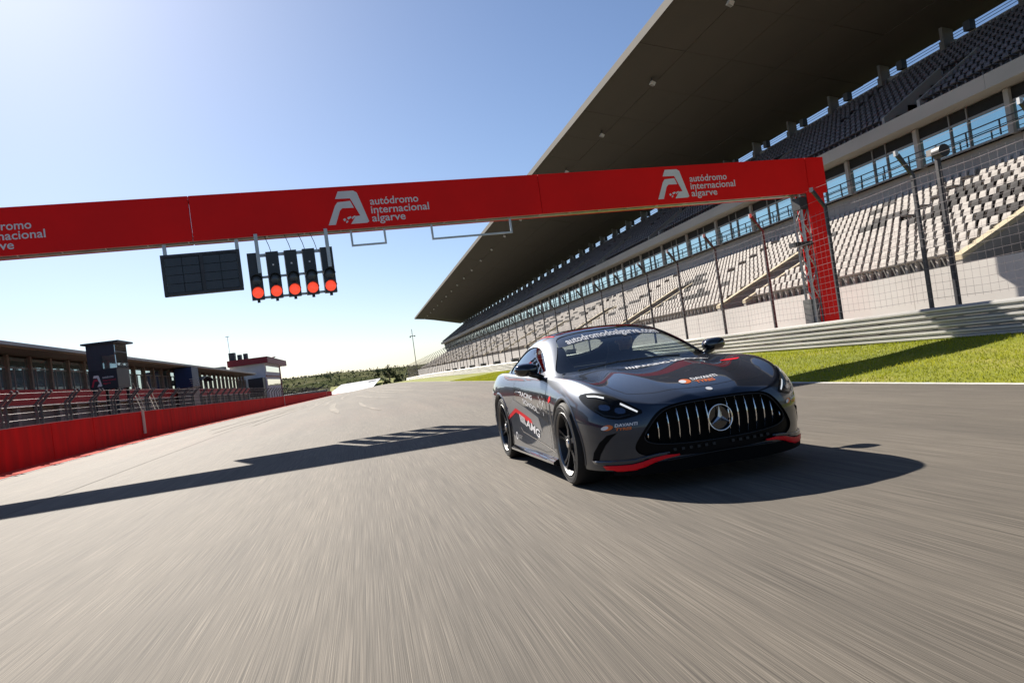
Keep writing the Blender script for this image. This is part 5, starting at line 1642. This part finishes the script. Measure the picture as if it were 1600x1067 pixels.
# ---- driver
def driver():
    # joints in car space, seat of the driver at x = .37
    J = [('pelvis', (.37, 1.86, .62), .15), ('waist', (.37, 1.93, .76), .14), ('chest', (.37, 1.96, .92), .155), ('neck0', (.37, 1.95, 1.04), .075), ('neck1', (.37, 1.935, 1.085), .055), ('head0', (.37, 1.90, 1.13), .085), ('head1', (.37, 1.895, 1.20), .098), ('head2', (.37, 1.905, 1.255), .07)]
    vs = [j[1] for j in J]; rs = [j[2] for j in J]; es = [(i, i + 1) for i in range(len(J) - 1)]
    def chain(start, pts):
        p = start
        for co, r in pts:
            vs.append(co); rs.append(r); es.append((p, len(vs) - 1)); p = len(vs) - 1
        return p
    for s in (-1, 1):
        w = chain(2, [((.37 + s * .17, 1.95, .98), .075), ((.37 + s * .23, 1.85, .88), .055), ((.37 + s * .26, 1.68, .79), .045), ((.37 + s * .20, 1.50, .85), .036), ((.37 + s * .165, 1.40, .885), .030)])
        hand = w
        for f in range(4):
            chain(hand, [((.37 + s * (.165 + .012 * (f - 1)), 1.365, .90 - .018 * (f - 1.5)), .010), ((.37 + s * .17, 1.335, .895 - .018 * (f - 1.5)), .009), ((.37 + s * .15, 1.33, .885 - .018 * (f - 1.5)), .008)])
        chain(hand, [((.37 + s * .145, 1.375, .915), .010), ((.37 + s * .145, 1.345, .93), .009)])
        chain(0, [((.37 + s * .10, 1.72, .60), .085), ((.37 + s * .12, 1.42, .64), .065), ((.37 + s * .11, 1.20, .48), .05), ((.37 + s * .10, 1.05, .42), .04)])
    me = bpy.data.meshes.new('person'); me.from_pydata(vs, es, []); me.update()
    o = bpy.data.objects.new('tmp', me); COL.objects.link(o)
    md = o.modifiers.new('s', 'SKIN'); 
    if not me.skin_vertices: 
        bm = bmesh.new(); bm.from_mesh(me); bm.verts.layers.skin.verify(); bm.to_mesh(me); bm.free()
    for i, sv in enumerate(me.skin_vertices[0].data):
        sv.radius = (rs[i], rs[i]); sv.use_root = (i == 0)
    s2 = o.modifiers.new('ss', 'SUBSURF'); s2.levels = 2; s2.render_levels = 2
    dg = bpy.context.evaluated_depsgraph_get(); r = bpy.data.meshes.new_from_object(o.evaluated_get(dg)); bpy.data.objects.remove(o, do_unlink=True)
    r.materials.clear()
    r.materials.append(M('dark driving clothes', (.02, .02, .022), .85, var=.2, scale=12, coord='obj')); r.materials.append(M('skin', (.42, .25, .18), .55, var=.06, scale=10, coord='obj'))
    for p in r.polygons:
        c = p.center
        p.material_index = 1 if (c.z > 1.075 or (c.y < 1.43 and c.z > .8)) else 0
    p_o = bpy.data.objects.new('person', r); COL.objects.link(p_o)
    r.polygons.foreach_set('use_smooth', [True] * len(r.polygons))
    p_o.location = car.location; p_o.rotation_euler = car.rotation_euler; p_o.scale = car.scale
    tag(p_o, 'driver in dark clothes sitting behind the wheel of the sports car', 'person')
    # hair, eyes, nose, mouth, ears as parts of the head
    def hp(mb, nm, mt): 
        q = mb.build(nm, mt, None, True); q.parent = p_o; return q
    hm = M('dark hair', (.02, .014, .010), .7, var=.2, scale=40, coord='obj')
    mb = MB(); N = 18; vv = []; R9 = 7
    for r_ in range(R9):
        t = r_ / (R9 - 1) * R_(100)
        for q in range(N):
            a = 2 * math.pi * q / N
            front = max(0, -math.sin(a)); tt = t * (1 - .45 * front)
            vv.append((.37 + .097 * math.sin(tt) * math.cos(a), 1.912 + .112 * math.sin(tt) * math.sin(a), 1.195 + .112 * math.cos(tt)))
    mb.add(vv, [(r_ * N + q, r_ * N + (q + 1) % N, (r_ + 1) * N + (q + 1) % N, (r_ + 1) * N + q) for r_ in range(R9 - 1) for q in range(N)]); hp(mb, 'hair', hm)
    em = M('eye', (.05, .04, .04), .2, var=0); sk = r.materials[1]
    for s in (-1, 1):
        mb = MB(); mb.lathe([(-.008, .001), (-.006, .010), (0, .013), (.006, .010)], 'y', 10, (.37 + s * .034, 1.812, 1.185)); hp(mb, 'eye', em)
        mb = MB(); mb.lathe([(-.008, .001), (-.010, .02), (.0, .028), (.012, .02), (.012, .001)], 'x', 12, (.37 + s * .097, 1.905, 1.17)); hp(mb, 'ear', sk)
    mb = MB(); mb.add([(.37, 1.785, 1.15), (.352, 1.812, 1.145), (.388, 1.812, 1.145), (.37, 1.808, 1.195)], [(0, 1, 2), (0, 3, 1), (0, 2, 3)]); hp(mb, 'nose', sk)
    mb = MB(); mb.tube([(.345, 1.812, 1.118), (.37, 1.804, 1.116), (.395, 1.812, 1.118)], .006, 6); hp(mb, 'mouth', M('lips', (.32, .13, .11), .5, var=0))
driver()
